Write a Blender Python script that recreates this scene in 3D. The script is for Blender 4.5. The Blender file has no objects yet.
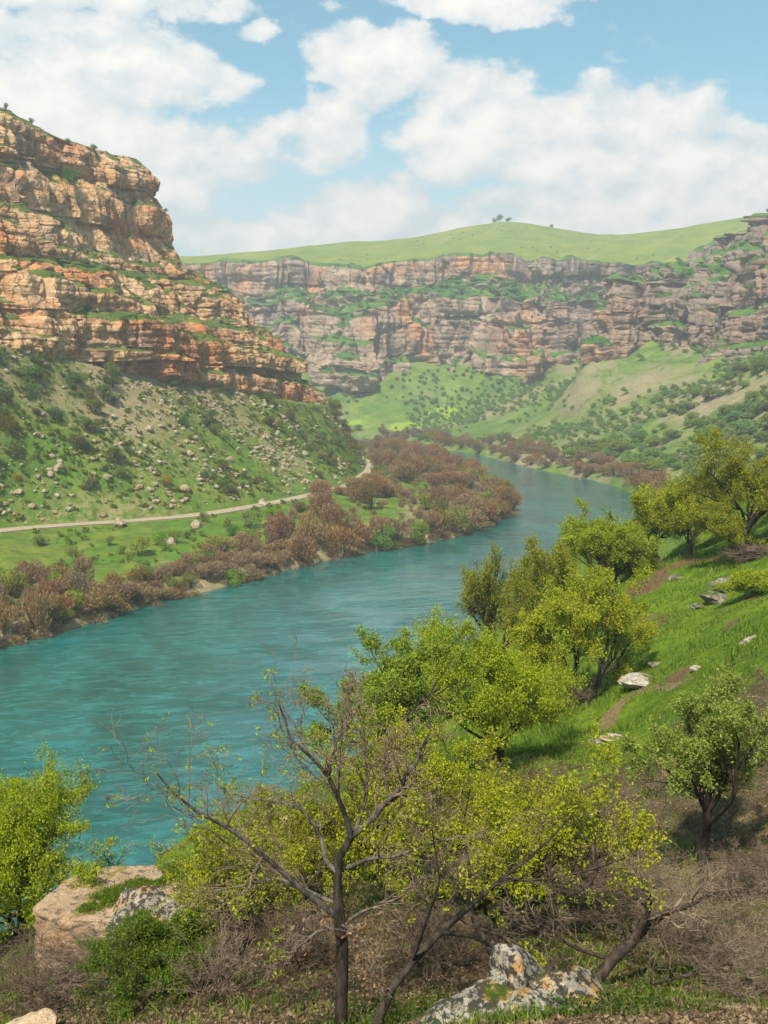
import bpy, bmesh, math
import numpy as np

# ------------------------------------------------------------------ camera, sky, sun, exposure
sc = bpy.context.scene
F, HORIZON, CAMZ = 1000.0, 380.0, 50.0
PITCH = math.atan((512 - HORIZON) / F)
cd = bpy.data.cameras.new('camera')
cam = bpy.data.objects.new('camera', cd)
sc.collection.objects.link(cam)
cam.location = (0, 0, CAMZ)
cam.rotation_euler = (math.pi / 2 - PITCH, 0, 0)
cd.sensor_fit = 'VERTICAL'; cd.sensor_height = 24.0
cd.lens = 24.0 * F / 1024
cd.clip_start = 0.5; cd.clip_end = 6000
sc.camera = cam

SUN_DIR = np.array([-0.20, -0.56, 0.80]); SUN_DIR /= np.linalg.norm(SUN_DIR)
SUN_EL = math.asin(SUN_DIR[2]); SUN_AZ = math.atan2(SUN_DIR[0], SUN_DIR[1])
sl = bpy.data.lights.new('sun', 'SUN'); sl.energy = 5.0; sl.angle = math.radians(2.5); sl.color = (1.0, 0.93, 0.80)
sun = bpy.data.objects.new('sun', sl); sc.collection.objects.link(sun)
sun.rotation_euler = (math.pi / 2 - SUN_EL, 0, math.pi - SUN_AZ)

def nd(t, kind, ins=None, **props):
    n = t.nodes.new(kind)
    for k, v in props.items(): setattr(n, k, v)
    for k, v in (ins or {}).items():
        s = n.inputs[k]
        if isinstance(v, bpy.types.NodeSocket): t.links.new(v, s)
        else: s.default_value = v
    return n
def mth(t, op, a, b=None, c=None, clamp=False):
    n = t.nodes.new('ShaderNodeMath'); n.operation = op; n.use_clamp = clamp
    for i, v in enumerate((a, b, c)):
        if v is None: continue
        if isinstance(v, bpy.types.NodeSocket): t.links.new(v, n.inputs[i])
        else: n.inputs[i].default_value = v
    return n.outputs[0]
def mixc(t, f, a, b, blend='MIX'):
    n = t.nodes.new('ShaderNodeMix'); n.data_type = 'RGBA'; n.blend_type = blend
    for i, v in ((0, f), (6, a), (7, b)):
        if isinstance(v, bpy.types.NodeSocket): t.links.new(v, n.inputs[i])
        else: n.inputs[i].default_value = v if i == 0 or len(v) == 4 else (*v, 1)
    return n.outputs[2]
def sstep(t, x, lo, hi):
    n = t.nodes.new('ShaderNodeMapRange'); n.interpolation_type = 'SMOOTHSTEP'
    t.links.new(x, n.inputs[0]); n.inputs[1].default_value = lo; n.inputs[2].default_value = hi
    return n.outputs[0]
def noise(t, vec, scale, detail=4, rough=0.55, dist=0.0):
    n = nd(t, 'ShaderNodeTexNoise', {'Scale': scale, 'Detail': detail, 'Roughness': rough, 'Distortion': dist})
    if vec is not None: t.links.new(vec, n.inputs['Vector'])
    return n.outputs[0]
def stretch(t, vec, s):
    n = nd(t, 'ShaderNodeVectorMath', operation='MULTIPLY'); t.links.new(vec, n.inputs[0]); n.inputs[1].default_value = s
    return n.outputs[0]
def ramp(t, x, stops):
    n = t.nodes.new('ShaderNodeValToRGB'); t.links.new(x, n.inputs[0])
    e = n.color_ramp.elements
    while len(e) < len(stops): e.new(0.5)
    for el, (p, c) in zip(e, stops): el.position = p; el.color = (*c, 1)
    return n.outputs[0]

world = bpy.data.worlds.new('World'); sc.world = world; world.use_nodes = True
wt = world.node_tree; wt.nodes.clear()
sky = nd(wt, 'ShaderNodeTexSky', sky_type='NISHITA', sun_disc=False, sun_elevation=SUN_EL, sun_rotation=SUN_AZ,
         altitude=600, air_density=1.0, dust_density=1.2, ozone_density=1.5)
tc = nd(wt, 'ShaderNodeTexCoord')
sx = nd(wt, 'ShaderNodeSeparateXYZ', {0: tc.outputs['Generated']})
az = mth(wt, 'ARCTAN2', sx.outputs[0], sx.outputs[1])
hr = mth(wt, 'SQRT', mth(wt, 'ADD', mth(wt, 'MULTIPLY', sx.outputs[0], sx.outputs[0]), mth(wt, 'MULTIPLY', sx.outputs[1], sx.outputs[1])))
el = mth(wt, 'DIVIDE', sx.outputs[2], mth(wt, 'MAXIMUM', hr, 0.02))
cv = nd(wt, 'ShaderNodeCombineXYZ', {0: az, 1: mth(wt, 'MULTIPLY', el, 1.35), 2: 0.37}).outputs[0]
BLOBS = [(-0.33, 0.235, .20, .075, 1.2), (-0.20, 0.275, .10, .045, .9), (-0.30, 0.36, .24, .045, .95), (-0.11, 0.326, .034, .020, .8),
         (0.085, 0.362, .13, .038, 1.1), (-0.01, 0.288, .065, .055, 1.0), (-0.06, 0.235, .075, .04, .85), (0.085, 0.245, .11, .062, 1.1),
         (0.18, 0.225, .11, .062, 1.1), (0.25, 0.222, .11, .060, 1.1), (0.33, 0.19, .12, .055, 1.1), (0.02, 0.155, .13, .05, 1.0), (0.22, 0.155, .28, .055, 1.1),
         (0.36, 0.368, .10, .03, 1.0), (-0.28, 0.165, .24, .06, .75), (-0.10, 0.14, .16, .045, .8), (-0.22, 0.21, .15, .06, .95), (-0.30, 0.30, .16, .05, .9)]
wn = nd(wt, 'ShaderNodeTexNoise', {'Vector': cv, 'Scale': 7.0, 'Detail': 7, 'Roughness': 0.58})
wsep = nd(wt, 'ShaderNodeSeparateColor', {0: wn.outputs['Color']})
azw = mth(wt, 'ADD', az, mth(wt, 'MULTIPLY', mth(wt, 'SUBTRACT', wsep.outputs[0], 0.5), 0.16))
elw = mth(wt, 'ADD', el, mth(wt, 'MULTIPLY', mth(wt, 'SUBTRACT', wsep.outputs[1], 0.5), 0.085))
dens = None
for ax, ey, rx, ry, w in BLOBS:
    dx = mth(wt, 'DIVIDE', mth(wt, 'SUBTRACT', azw, ax), rx); dy = mth(wt, 'DIVIDE', mth(wt, 'SUBTRACT', elw, ey), ry)
    r2 = mth(wt, 'ADD', mth(wt, 'MULTIPLY', dx, dx), mth(wt, 'MULTIPLY', dy, dy))
    b = mth(wt, 'MULTIPLY', mth(wt, 'MAXIMUM', mth(wt, 'SUBTRACT', 1.0, r2), 0.0), w)
    dens = b if dens is None else mth(wt, 'MAXIMUM', dens, b)
n_big = noise(wt, cv, 16.0, 9, 0.6, 0.1)
n_far = sstep(wt, noise(wt, cv, 2.6, 5, 0.5), 0.52, 0.75)
away = sstep(wt, mth(wt, 'ABSOLUTE', az), 0.42, 0.6)
up = sstep(wt, el, 0.42, 0.5)
dens = mth(wt, 'MAXIMUM', dens, mth(wt, 'MULTIPLY', n_far, mth(wt, 'MAXIMUM', away, up)))
dens = mth(wt, 'ADD', dens, mth(wt, 'MULTIPLY', mth(wt, 'SUBTRACT', n_big, 0.52), 2.2))
mask = sstep(wt, dens, 0.17, 0.55)
n_sh = noise(wt, nd(wt, 'ShaderNodeVectorMath', {0: cv, 1: (0.010, -0.022, 0.0)}, operation='SUBTRACT').outputs[0], 16.0, 6, 0.55, 0.1)
shade = mth(wt, 'ADD', mth(wt, 'MULTIPLY', mth(wt, 'SUBTRACT', n_big, n_sh), 2.2), mth(wt, 'MULTIPLY', sstep(wt, dens, 0.2, 1.2), 0.75), clamp=True)
cloud = mixc(wt, shade, (7.0, 7.6, 7.8), (10.2, 9.8, 9.1))
blue = mixc(wt, 1.0, sky.outputs[0], (1.30, 1.80, 1.50), 'MULTIPLY')
milky = mixc(wt, sstep(wt, el, 0.30, 0.05), blue, (7.0, 7.8, 7.8))
skyc = mixc(wt, mask, milky, cloud)
bg = nd(wt, 'ShaderNodeBackground', {0: skyc, 1: 0.078})
wo = nd(wt, 'ShaderNodeOutputWorld', {0: bg.outputs[0]})

sc.view_settings.view_transform = 'Standard'; sc.view_settings.look = 'None'
sc.view_settings.exposure = 0.55; sc.view_settings.gamma = 1.0; sc.view_settings.use_curve_mapping = False
sc.cycles.use_denoising = True
sc.cycles.max_bounces = 6; sc.cycles.diffuse_bounces = 2; sc.cycles.glossy_bounces = 2; sc.cycles.transmission_bounces = 3
sc.cycles.transparent_max_bounces = 4; sc.cycles.volume_bounces = 0
sc.cycles.caustics_reflective = False; sc.cycles.caustics_refractive = False
sc.cycles.use_adaptive_sampling = True; sc.cycles.adaptive_threshold = 0.02

# ------------------------------------------------------------------ helpers
def at(px, py, d):
    """point whose world Y is d, seen at picture position px, py (used to read sizes off the photograph)"""
    a, b = (px - 384) / F, (512 - py) / F
    y = math.cos(PITCH) + b * math.sin(PITCH); z = -math.sin(PITCH) + b * math.cos(PITCH)
    return np.array([a * d / y, d, CAMZ + z * d / y])

def _h(ix, iy, iz, seed):
    with np.errstate(over='ignore'):
        h = (ix.astype(np.uint32) * np.uint32(374761393) + iy.astype(np.uint32) * np.uint32(668265263)
             + iz.astype(np.uint32) * np.uint32(2147483647 - 61) + np.uint32(seed * 7919 + 13) * np.uint32(2654435761))
        h = (h ^ (h >> np.uint32(13))) * np.uint32(1274126177)
        h = (h ^ (h >> np.uint32(16))) * np.uint32(2246822519)
        h ^= h >> np.uint32(15)
    return h.astype(np.float64) / 4294967295.0
def vnoise(P, seed=0):
    P = np.asarray(P, float); i = np.floor(P).astype(np.int64); f = P - i; f = f * f * f * (f * (f * 6 - 15) + 10)
    x, y, z = i[..., 0], i[..., 1], i[..., 2]; r = 0
    for dx in (0, 1):
        wx = f[..., 0] if dx else 1 - f[..., 0]
        for dy in (0, 1):
            wy = f[..., 1] if dy else 1 - f[..., 1]
            for dz in (0, 1):
                wz = f[..., 2] if dz else 1 - f[..., 2]
                r = r + wx * wy * wz * _h(x + dx, y + dy, z + dz, seed)
    return r * 2 - 1
def fbm(P, size, octs=4, seed=0, gain=0.5):
    P = np.asarray(P, float) / size; a, r, tot = 1.0, 0, 0
    for o in range(octs):
        r = r + a * vnoise(P + 17.3 * o, seed + o); tot += a; a *= gain; P = P * 2.03
    return r / tot
def ss(x, lo, hi):
    t = np.clip((np.asarray(x, float) - lo) / (hi - lo), 0, 1); return t * t * (3 - 2 * t)

COL = sc.collection
def mk(name, V, faces, mats, parent=None, smooth=False, attrs=None, mat_idx=None):
    """one mesh object; faces is an (M,k) array or a list of such arrays"""
    if not isinstance(faces, (list, tuple)): faces = [faces]
    faces = [np.asarray(f, np.int32) for f in faces if len(f)]
    me = bpy.data.meshes.new(name); V = np.asarray(V, np.float32)
    me.vertices.add(len(V)); me.vertices.foreach_set('co', V.ravel())
    loops = np.concatenate([f.ravel() for f in faces]); cnt = np.concatenate([np.full(len(f), f.shape[1], np.int32) for f in faces])
    me.loops.add(len(loops)); me.loops.foreach_set('vertex_index', loops)
    me.polygons.add(len(cnt)); me.polygons.foreach_set('loop_start', np.concatenate([[0], np.cumsum(cnt)[:-1]]).astype(np.int32))
    if mat_idx is not None: me.polygons.foreach_set('material_index', np.asarray(mat_idx, np.int32))
    me.update(calc_edges=True)
    me.polygons.foreach_set('use_smooth', np.full(len(cnt), bool(smooth)))
    for k, v in (attrs or {}).items():
        a = me.attributes.new(k, 'FLOAT', 'POINT'); a.data.foreach_set('value', np.asarray(v, np.float32).ravel())
    for m in (mats if isinstance(mats, (list, tuple)) else [mats]): me.materials.append(m)
    o = bpy.data.objects.new(name, me); COL.objects.link(o)
    if parent is not None: o.parent = parent
    return o
def tag(o, label=None, cat=None, group=None, kind=None):
    if label: o['label'] = label
    if cat: o['category'] = cat
    if group: o['group'] = group
    if kind: o['kind'] = kind
    return o
def empty(name, loc):
    o = bpy.data.objects.new(name, None); o.location = loc; o.empty_display_size = 0.3; COL.objects.link(o); return o
def gridfaces(nu, nv):
    i = np.arange(nu * nv).reshape(nu, nv)
    return np.stack([i[:-1, :-1], i[1:, :-1], i[1:, 1:], i[:-1, 1:]], -1).reshape(-1, 4)
def crom(C, n):
    C = np.asarray(C, float); K = len(C); t = np.linspace(0, K - 1, n); i = np.minimum(t.astype(int), K - 2); f = (t - i)[:, None]
    p = lambda j: C[np.clip(j, 0, K - 1)]
    a, b, c, d = p(i - 1), p(i), p(i + 1), p(i + 2)
    return 0.5 * (2 * b + (c - a) * f + (2 * a - 5 * b + 4 * c - d) * f ** 2 + (3 * b - a - 3 * c + d) * f ** 3)
def gnormals(P):
    du = np.gradient(P, axis=0); dv = np.gradient(P, axis=1)
    n = np.cross(du, dv); n /= np.linalg.norm(n, axis=-1, keepdims=True) + 1e-9
    return n
def blur(A, k, it=1):
    for _ in range(it):
        for ax in (0, 1):
            s = np.zeros_like(A)
            for o in range(-k, k + 1): s += np.take(A, np.clip(np.arange(A.shape[ax]) + o, 0, A.shape[ax] - 1), axis=ax)
            A = s / (2 * k + 1)
    return A

# ------------------------------------------------------------------ materials
def newmat(name):
    m = bpy.data.materials.new(name); m.use_nodes = True; t = m.node_tree; t.nodes.clear()
    out = t.nodes.new('ShaderNodeOutputMaterial'); return m, t, out
def finish(t, out, col, rough=0.9, spec=0.15, bump=None, bstr=0.4, bdist=0.5):
    p = nd(t, 'ShaderNodeBsdfPrincipled', {'Base Color': col, 'Roughness': rough, 'Specular IOR Level': spec})
    if bump is not None:
        b = nd(t, 'ShaderNodeBump', {'Strength': bstr, 'Distance': bdist, 'Height': bump}); t.links.new(b.outputs[0], p.inputs['Normal'])
    t.links.new(p.outputs[0], out.inputs[0]); return p

def cliff_mat(name, tan, orange, grey, pale, g1, g2, orange_amt, sc1, greyer_x=None):
    m, t, out = newmat(name)
    pos = nd(t, 'ShaderNodeNewGeometry').outputs['Position']
    strata = noise(t, stretch(t, pos, (0.02 * sc1, 0.02 * sc1, 0.26 * sc1)), 1.0, 6, 0.66, 0.6)
    patch = noise(t, pos, 0.022 * sc1, 5, 0.6, 0.3)
    patch2 = noise(t, pos, 0.075 * sc1, 6, 0.62)
    fine = noise(t, pos, 0.45 * sc1, 7, 0.68)
    streak = noise(t, stretch(t, pos, (0.30 * sc1, 0.30 * sc1, 0.028 * sc1)), 1.0, 5, 0.6, 0.4)
    c = mixc(t, sstep(t, strata, 0.38, 0.62), tan, pale)
    om = mth(t, 'MULTIPLY', sstep(t, patch, 0.60 - orange_amt, 0.72 - orange_amt), 0.85)
    if greyer_x: gx_ = sstep(t, nd(t, 'ShaderNodeSeparateXYZ', {0: pos}).outputs[0], greyer_x[0], greyer_x[1]); om = mth(t, 'MULTIPLY', om, mth(t, 'SUBTRACT', 1.0, mth(t, 'MULTIPLY', gx_, .85))); c = mixc(t, mth(t, 'MULTIPLY', gx_, .7), c, tuple(x * .82 for x in grey))
    c = mixc(t, om, c, orange)
    c = mixc(t, mth(t, 'MULTIPLY', sstep(t, patch2, 0.50, 0.66), 0.75), c, grey)
    c = mixc(t, mth(t, 'MULTIPLY', sstep(t, streak, 0.54, 0.68), 0.6), c, tuple(x * 0.42 for x in grey))
    c = mixc(t, mth(t, 'MULTIPLY', sstep(t, strata, 0.42, 0.30), 0.35), c, tuple(x * 0.5 for x in orange))
    c = mixc(t, 1.0, c, ramp(t, fine, [(0.28, (0.5, 0.5, 0.5)), (0.5, (1, 1, 1)), (0.72, (1.3, 1.3, 1.3))]), 'MULTIPLY')
    crk = nd(t, 'ShaderNodeTexVoronoi', {'Vector': nd(t, 'ShaderNodeVectorMath', {0: stretch(t, pos, (.16 * sc1, .16 * sc1, .10 * sc1)), 1: nd(t, 'ShaderNodeTexNoise', {'Vector': pos, 'Scale': .25 * sc1, 'Detail': 5}).outputs['Color']}, operation='ADD').outputs[0], 'Scale': 1.0}, feature='DISTANCE_TO_EDGE').outputs['Distance']
    c = mixc(t, mth(t, 'MULTIPLY', sstep(t, crk, 0.035, 0.0), 0.55), c, tuple(x * .25 for x in grey))
    ga = nd(t, 'ShaderNodeAttribute', attribute_name='grass').outputs['Fac']
    gm = sstep(t, mth(t, 'ADD', ga, mth(t, 'MULTIPLY', mth(t, 'SUBTRACT', noise(t, pos, 0.28 * sc1, 6, 0.7), 0.5), 1.3)), 0.40, 0.56)
    gc = mixc(t, sstep(t, noise(t, pos, 0.10 * sc1, 5, 0.65), 0.40, 0.6), g1, g2)
    c = mixc(t, gm, c, gc)
    bmp = mth(t, 'ADD', mth(t, 'MULTIPLY', strata, 0.8), mth(t, 'ADD', mth(t, 'MULTIPLY', fine, 1.0), mth(t, 'MULTIPLY', sstep(t, crk, 0.0, 0.05), 0.5)))
    finish(t, out, c, 0.92, 0.1, bmp, 0.75 if sc1 > .6 else .5, 1.3 / sc1)
    return m
def ground_mat(name, soils, greens, attr, fsc=1.0, bd=0.3, extra=None):
    """soil and grass blended by a vertex attribute broken up with noise"""
    m, t, out = newmat(name)
    pos = nd(t, 'ShaderNodeNewGeometry').outputs['Position']
    a = nd(t, 'ShaderNodeAttribute', attribute_name=attr).outputs['Fac']
    n1 = noise(t, pos, 0.09 * fsc, 6, 0.65); n2 = noise(t, pos, 0.5 * fsc, 7, 0.7); n3 = noise(t, pos, 2.2 * fsc, 5, 0.7)
    s = mixc(t, sstep(t, n2, 0.40, 0.62), soils[0], soils[1]); s = mixc(t, sstep(t, n3, 0.55, 0.66), s, soils[2])
    g = mixc(t, sstep(t, n1, 0.40, 0.60), greens[0], greens[1]); g = mixc(t, mth(t, 'MULTIPLY', sstep(t, n2, 0.48, 0.68), 0.7), g, greens[2])
    f = sstep(t, mth(t, 'ADD', a, mth(t, 'ADD', mth(t, 'MULTIPLY', mth(t, 'SUBTRACT', n2, 0.5), 1.2), mth(t, 'MULTIPLY', mth(t, 'SUBTRACT', n3, 0.5), 0.7))), 0.40, 0.60)
    c = mixc(t, f, s, mixc(t, sstep(t, noise(t, pos, 0.16 * fsc, 5, 0.6, .4), 0.46, 0.62), g, mixc(t, .6, g, greens[2])))
    if extra:
        for nm, col in extra:
            e = nd(t, 'ShaderNodeAttribute', attribute_name=nm).outputs['Fac']
            c = mixc(t, sstep(t, mth(t, 'ADD', e, mth(t, 'MULTIPLY', mth(t, 'SUBTRACT', n2, 0.5), 0.9)), 0.40, 0.62), c, col)
    c = mixc(t, 1.0, c, ramp(t, n3, [(0.3, (0.62, 0.62, 0.62)), (0.5, (1, 1, 1)), (0.7, (1.25, 1.25, 1.25))]), 'MULTIPLY')
    finish(t, out, c, 0.95, 0.08, mth(t, 'ADD', n2, mth(t, 'MULTIPLY', n3, 0.6)), 0.8, bd)
    return m
def leaf_mat(name, c1, c2, c3, trans=0.45, rough=0.55, objvar=0.0):
    m, t, out = newmat(name)
    g = nd(t, 'ShaderNodeNewGeometry'); rnd = g.outputs['Random Per Island']
    c = ramp(t, rnd, [(0.0, c1), (0.55, c2), (1.0, c3)])
    if objvar:
        oi = nd(t, 'ShaderNodeObjectInfo').outputs['Random']
        hs = nd(t, 'ShaderNodeHueSaturation', {'Hue': mth(t, 'ADD', 0.5, mth(t, 'MULTIPLY', mth(t, 'SUBTRACT', oi, 0.5), 0.10 * objvar)),
                'Saturation': mth(t, 'ADD', 1.0, mth(t, 'MULTIPLY', mth(t, 'SUBTRACT', mth(t, 'FRACT', mth(t, 'MULTIPLY', oi, 7.31)), 0.5), 0.5 * objvar)),
                'Value': mth(t, 'ADD', 1.0, mth(t, 'MULTIPLY', mth(t, 'SUBTRACT', mth(t, 'FRACT', mth(t, 'MULTIPLY', oi, 3.77)), 0.5), 0.7 * objvar)), 'Color': c})
        c = hs.outputs[0]
    p = nd(t, 'ShaderNodeBsdfPrincipled', {'Base Color': c, 'Roughness': rough, 'Specular IOR Level': 0.25})
    tr = nd(t, 'ShaderNodeBsdfTranslucent', {'Color': c})
    mx = nd(t, 'ShaderNodeMixShader', {0: trans, 1: p.outputs[0], 2: tr.outputs[0]})
    t.links.new(mx.outputs[0], out.inputs[0]); return m
def bark_mat(name, c1, c2, scale=9.0):
    m, t, out = newmat(name)
    pos = nd(t, 'ShaderNodeNewGeometry').outputs['Position']
    n = noise(t, stretch(t, pos, (1, 1, 0.3)), scale, 6, 0.7)
    finish(t, out, mixc(t, sstep(t, n, 0.38, 0.62), c1, c2), 0.9, 0.1, n, 0.8, 0.03); return m
def boulder_mat(name, base, light, dark, rust, moss, s=1.0, moss_amt=0.0, dk=0.54):
    m, t, out = newmat(name)
    g = nd(t, 'ShaderNodeNewGeometry'); pos = g.outputs['Position']
    n1 = noise(t, pos, 1.6 * s, 7, 0.68, 0.3); n2 = noise(t, pos, 4.5 * s, 7, 0.7, 0.2); n3 = noise(t, pos, 0.8 * s, 5, 0.6); n4 = noise(t, pos, 16 * s, 5, 0.7)
    c = mixc(t, sstep(t, n1, 0.42, 0.56), base, light); c = mixc(t, sstep(t, n3, 0.51, 0.60), c, rust)
    c = mixc(t, mth(t, 'MULTIPLY', sstep(t, n2, dk, dk + .08), 0.92), c, dark)
    sz = nd(t, 'ShaderNodeSeparateXYZ', {0: g.outputs['Normal']}).outputs[2]
    mo = sstep(t, mth(t, 'ADD', mth(t, 'MULTIPLY', sz, 0.45), n3), 0.98 - moss_amt, 1.08 - moss_amt)
    c = mixc(t, mo, c, moss)
    c = mixc(t, 1.0, c, ramp(t, n4, [(0.3, (0.6, 0.6, 0.6)), (0.5, (1, 1, 1)), (0.7, (1.2, 1.2, 1.2))]), 'MULTIPLY')
    finish(t, out, c, 0.9, 0.12, mth(t, 'ADD', n2, mth(t, 'MULTIPLY', n4, 0.5)), 0.8, 0.10 / s); return m
def blade_mat(name, c1, c2, c3): return leaf_mat(name, c1, c2, c3, 0.25, 0.7)

M = {}
M['cliff_near'] = cliff_mat('warm_layered_limestone', (.50, .268, .122), (.48, .18, .06), (.32, .21, .14), (.58, .37, .20), (.06, .10, .016), (.13, .15, .03), 0.13, 1.0)
M['cliff_far'] = cliff_mat('grey_layered_limestone', (.34, .23, .16), (.52, .235, .10), (.24, .185, .155), (.40, .29, .20), (.045, .125, .018), (.10, .18, .025), 0.13, 0.42, (110, 190))
M['scree'] = ground_mat('scree_soil', [(.26, .20, .10), (.36, .28, .16), (.46, .40, .29)], [(.095, .18, .018), (.16, .20, .03), (.06, .11, .012)], 'grass', 1.0, 0.5)
M['valley'] = ground_mat('valley_grass', [(.24, .20, .10), (.36, .30, .18), (.18, .16, .08)], [(.10, .18, .030), (.18, .24, .04), (.075, .13, .028)], 'grass', 0.35, 1.0, [('meadow', (.25, .34, .03, 1))])  # meadow attribute tints the sunlit valley patch: sunlight painted as yellow-green
M['plateau'] = ground_mat('plateau_grass', [(.22, .22, .07), (.28, .26, .10), (.18, .18, .06)], [(.17, .22, .03), (.23, .25, .035), (.11, .17, .025)], 'grass', 0.25, 1.0)
M['near'] = ground_mat('hillside_turf', [(.075, .055, .030), (.13, .095, .053), (.038, .036, .018)], [(.085, .150, .010), (.135, .185, .013), (.045, .085, .008)], 'grass', 1.6, 0.16,
                       [('soil', (.15, .085, .05, 1)), ('trail', (.19, .135, .065, 1))])
M['road'] = ground_mat('road_gravel', [(.33, .26, .18), (.42, .34, .24), (.26, .20, .14)], [(.5, .44, .35), (.5, .44, .35), (.5, .44, .35)], 'none', 2.0, 0.05)
M['bed'] = ground_mat('river_silt', [(.10, .09, .05), (.14, .12, .07), (.08, .07, .04)], [(.1, .1, .05), (.1, .1, .05), (.1, .1, .05)], 'none', 1.0, 0.1)

# ------------------------------------------------------------------ water and river bed
def water_mat():
    m, t, out = newmat('teal_river_water')
    pos = nd(t, 'ShaderNodeNewGeometry').outputs['Position']
    rot = nd(t, 'ShaderNodeMapping', {0: pos, 'Rotation': (0, 0, math.radians(-12))}).outputs[0]
    big = noise(t, stretch(t, rot, (0.045, 0.022, 0)), 1.0, 5, 0.6, 1.2)
    mid = noise(t, stretch(t, rot, (0.20, 0.50, 0)), 1.0, 6, 0.62, 0.8)
    fin = noise(t, stretch(t, rot, (0.75, 1.5, 0)), 1.0, 4, 0.6, 1.0)
    eddy = noise(t, stretch(t, rot, (0.09, 0.13, 0)), 1.0, 4, 0.55, 2.5)
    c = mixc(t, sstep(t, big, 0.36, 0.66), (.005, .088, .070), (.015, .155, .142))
    c = mixc(t, mth(t, 'MULTIPLY', sstep(t, mth(t, 'ADD', mid, mth(t, 'MULTIPLY', mth(t, 'SUBTRACT', fin, .5), .5)), 0.44, 0.64), 0.75), mixc(t, .35, c, (.002, .04, .04)), mixc(t, .30, c, (.06, .27, .28)))  # aerated water, plus ripple reflections painted in as dark and pale colour
    h = mth(t, 'ADD', mth(t, 'MULTIPLY', mid, 1.9), mth(t, 'ADD', mth(t, 'MULTIPLY', fin, 0.38), mth(t, 'MULTIPLY', eddy, 1.3)))
    lanes = noise(t, stretch(t, rot, (0.035, 0.10, 0)), 1.0, 5, 0.6, 1.6)
    st = mth(t, 'ADD', 0.04, mth(t, 'MULTIPLY', sstep(t, lanes, 0.40, 0.62), 0.15))
    b = nd(t, 'ShaderNodeBump', {'Strength': st, 'Distance': 1.0, 'Height': h})
    p = nd(t, 'ShaderNodeBsdfPrincipled', {'Base Color': c, 'Roughness': 0.10, 'IOR': 1.6, 'Normal': b.outputs[0]})
    t.links.new(p.outputs[0], out.inputs[0]); return m
g = np.array([[x, y, 0.0] for x in np.linspace(-700, 700, 15) for y in np.linspace(-60, 1150, 15)])
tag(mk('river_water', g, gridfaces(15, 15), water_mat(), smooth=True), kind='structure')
g = np.array([[x, y, -4.5] for x in np.linspace(-900, 900, 9) for y in np.linspace(-250, 1550, 9)])
tag(mk('ground', g, gridfaces(9, 9), M['bed']), kind='structure')

# ------------------------------------------------------------------ cliffs and slopes
def profile(pts, n, sx_, tz):
    P = np.asarray(pts, float); L = np.concatenate([[0], np.cumsum(np.hypot(np.diff(P[:, 0]) * sx_, np.diff(P[:, 1]) * tz))])
    q = np.linspace(0, L[-1], n); return np.interp(q, L, P[:, 0]), np.interp(q, L, P[:, 1])
def blocks(S, Z, P, scales, seed, calm):
    """weathered blocks: offset of every bed and joint block, with recessed seams"""
    wz = Z + 2.2 * fbm(P, 28 * scales[0][0] / 12, 3, seed) ; ws = S + 0.35 * scales[0][1] * fbm(P, scales[0][1] * 0.8, 3, seed + 5)
    d = np.zeros_like(S)
    for q, (th, wd, amp, gro) in enumerate(scales):
        kz = wz / th + 0.6 * vnoise(P / (th * 7), seed + 31 + q); k = np.floor(kz).astype(np.int64); fz = kz - k
        zero = np.zeros_like(k)
        j_ = ws / (wd * (0.6 + 0.9 * _h(k, zero, zero, seed + q))) + 13 * _h(k, zero + 1, zero, seed + q); j = np.floor(j_).astype(np.int64); fs = j_ - j
        am = amp if q == 0 else amp * calm * ss(fbm(P, 9 * th, 3, seed + 70 + q), -.35, .35) * 1.5
        d += am * (_h(k, j, zero, seed + 50 + q) - 0.5) * 1.3 + am * 0.9 * (_h(k, zero, zero + 3, seed + 60 + q) - 0.5)
        e = np.minimum(np.minimum(fz, 1 - fz) * th, np.minimum(fs, 1 - fs) * wd)
        d -= gro * np.exp(-(e / (0.16 * th)) ** 2) * (1 if q == 0 else calm)
        d += am * 0.25 * (1 - (2 * fz - 1) ** 2)
    return d

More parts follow.
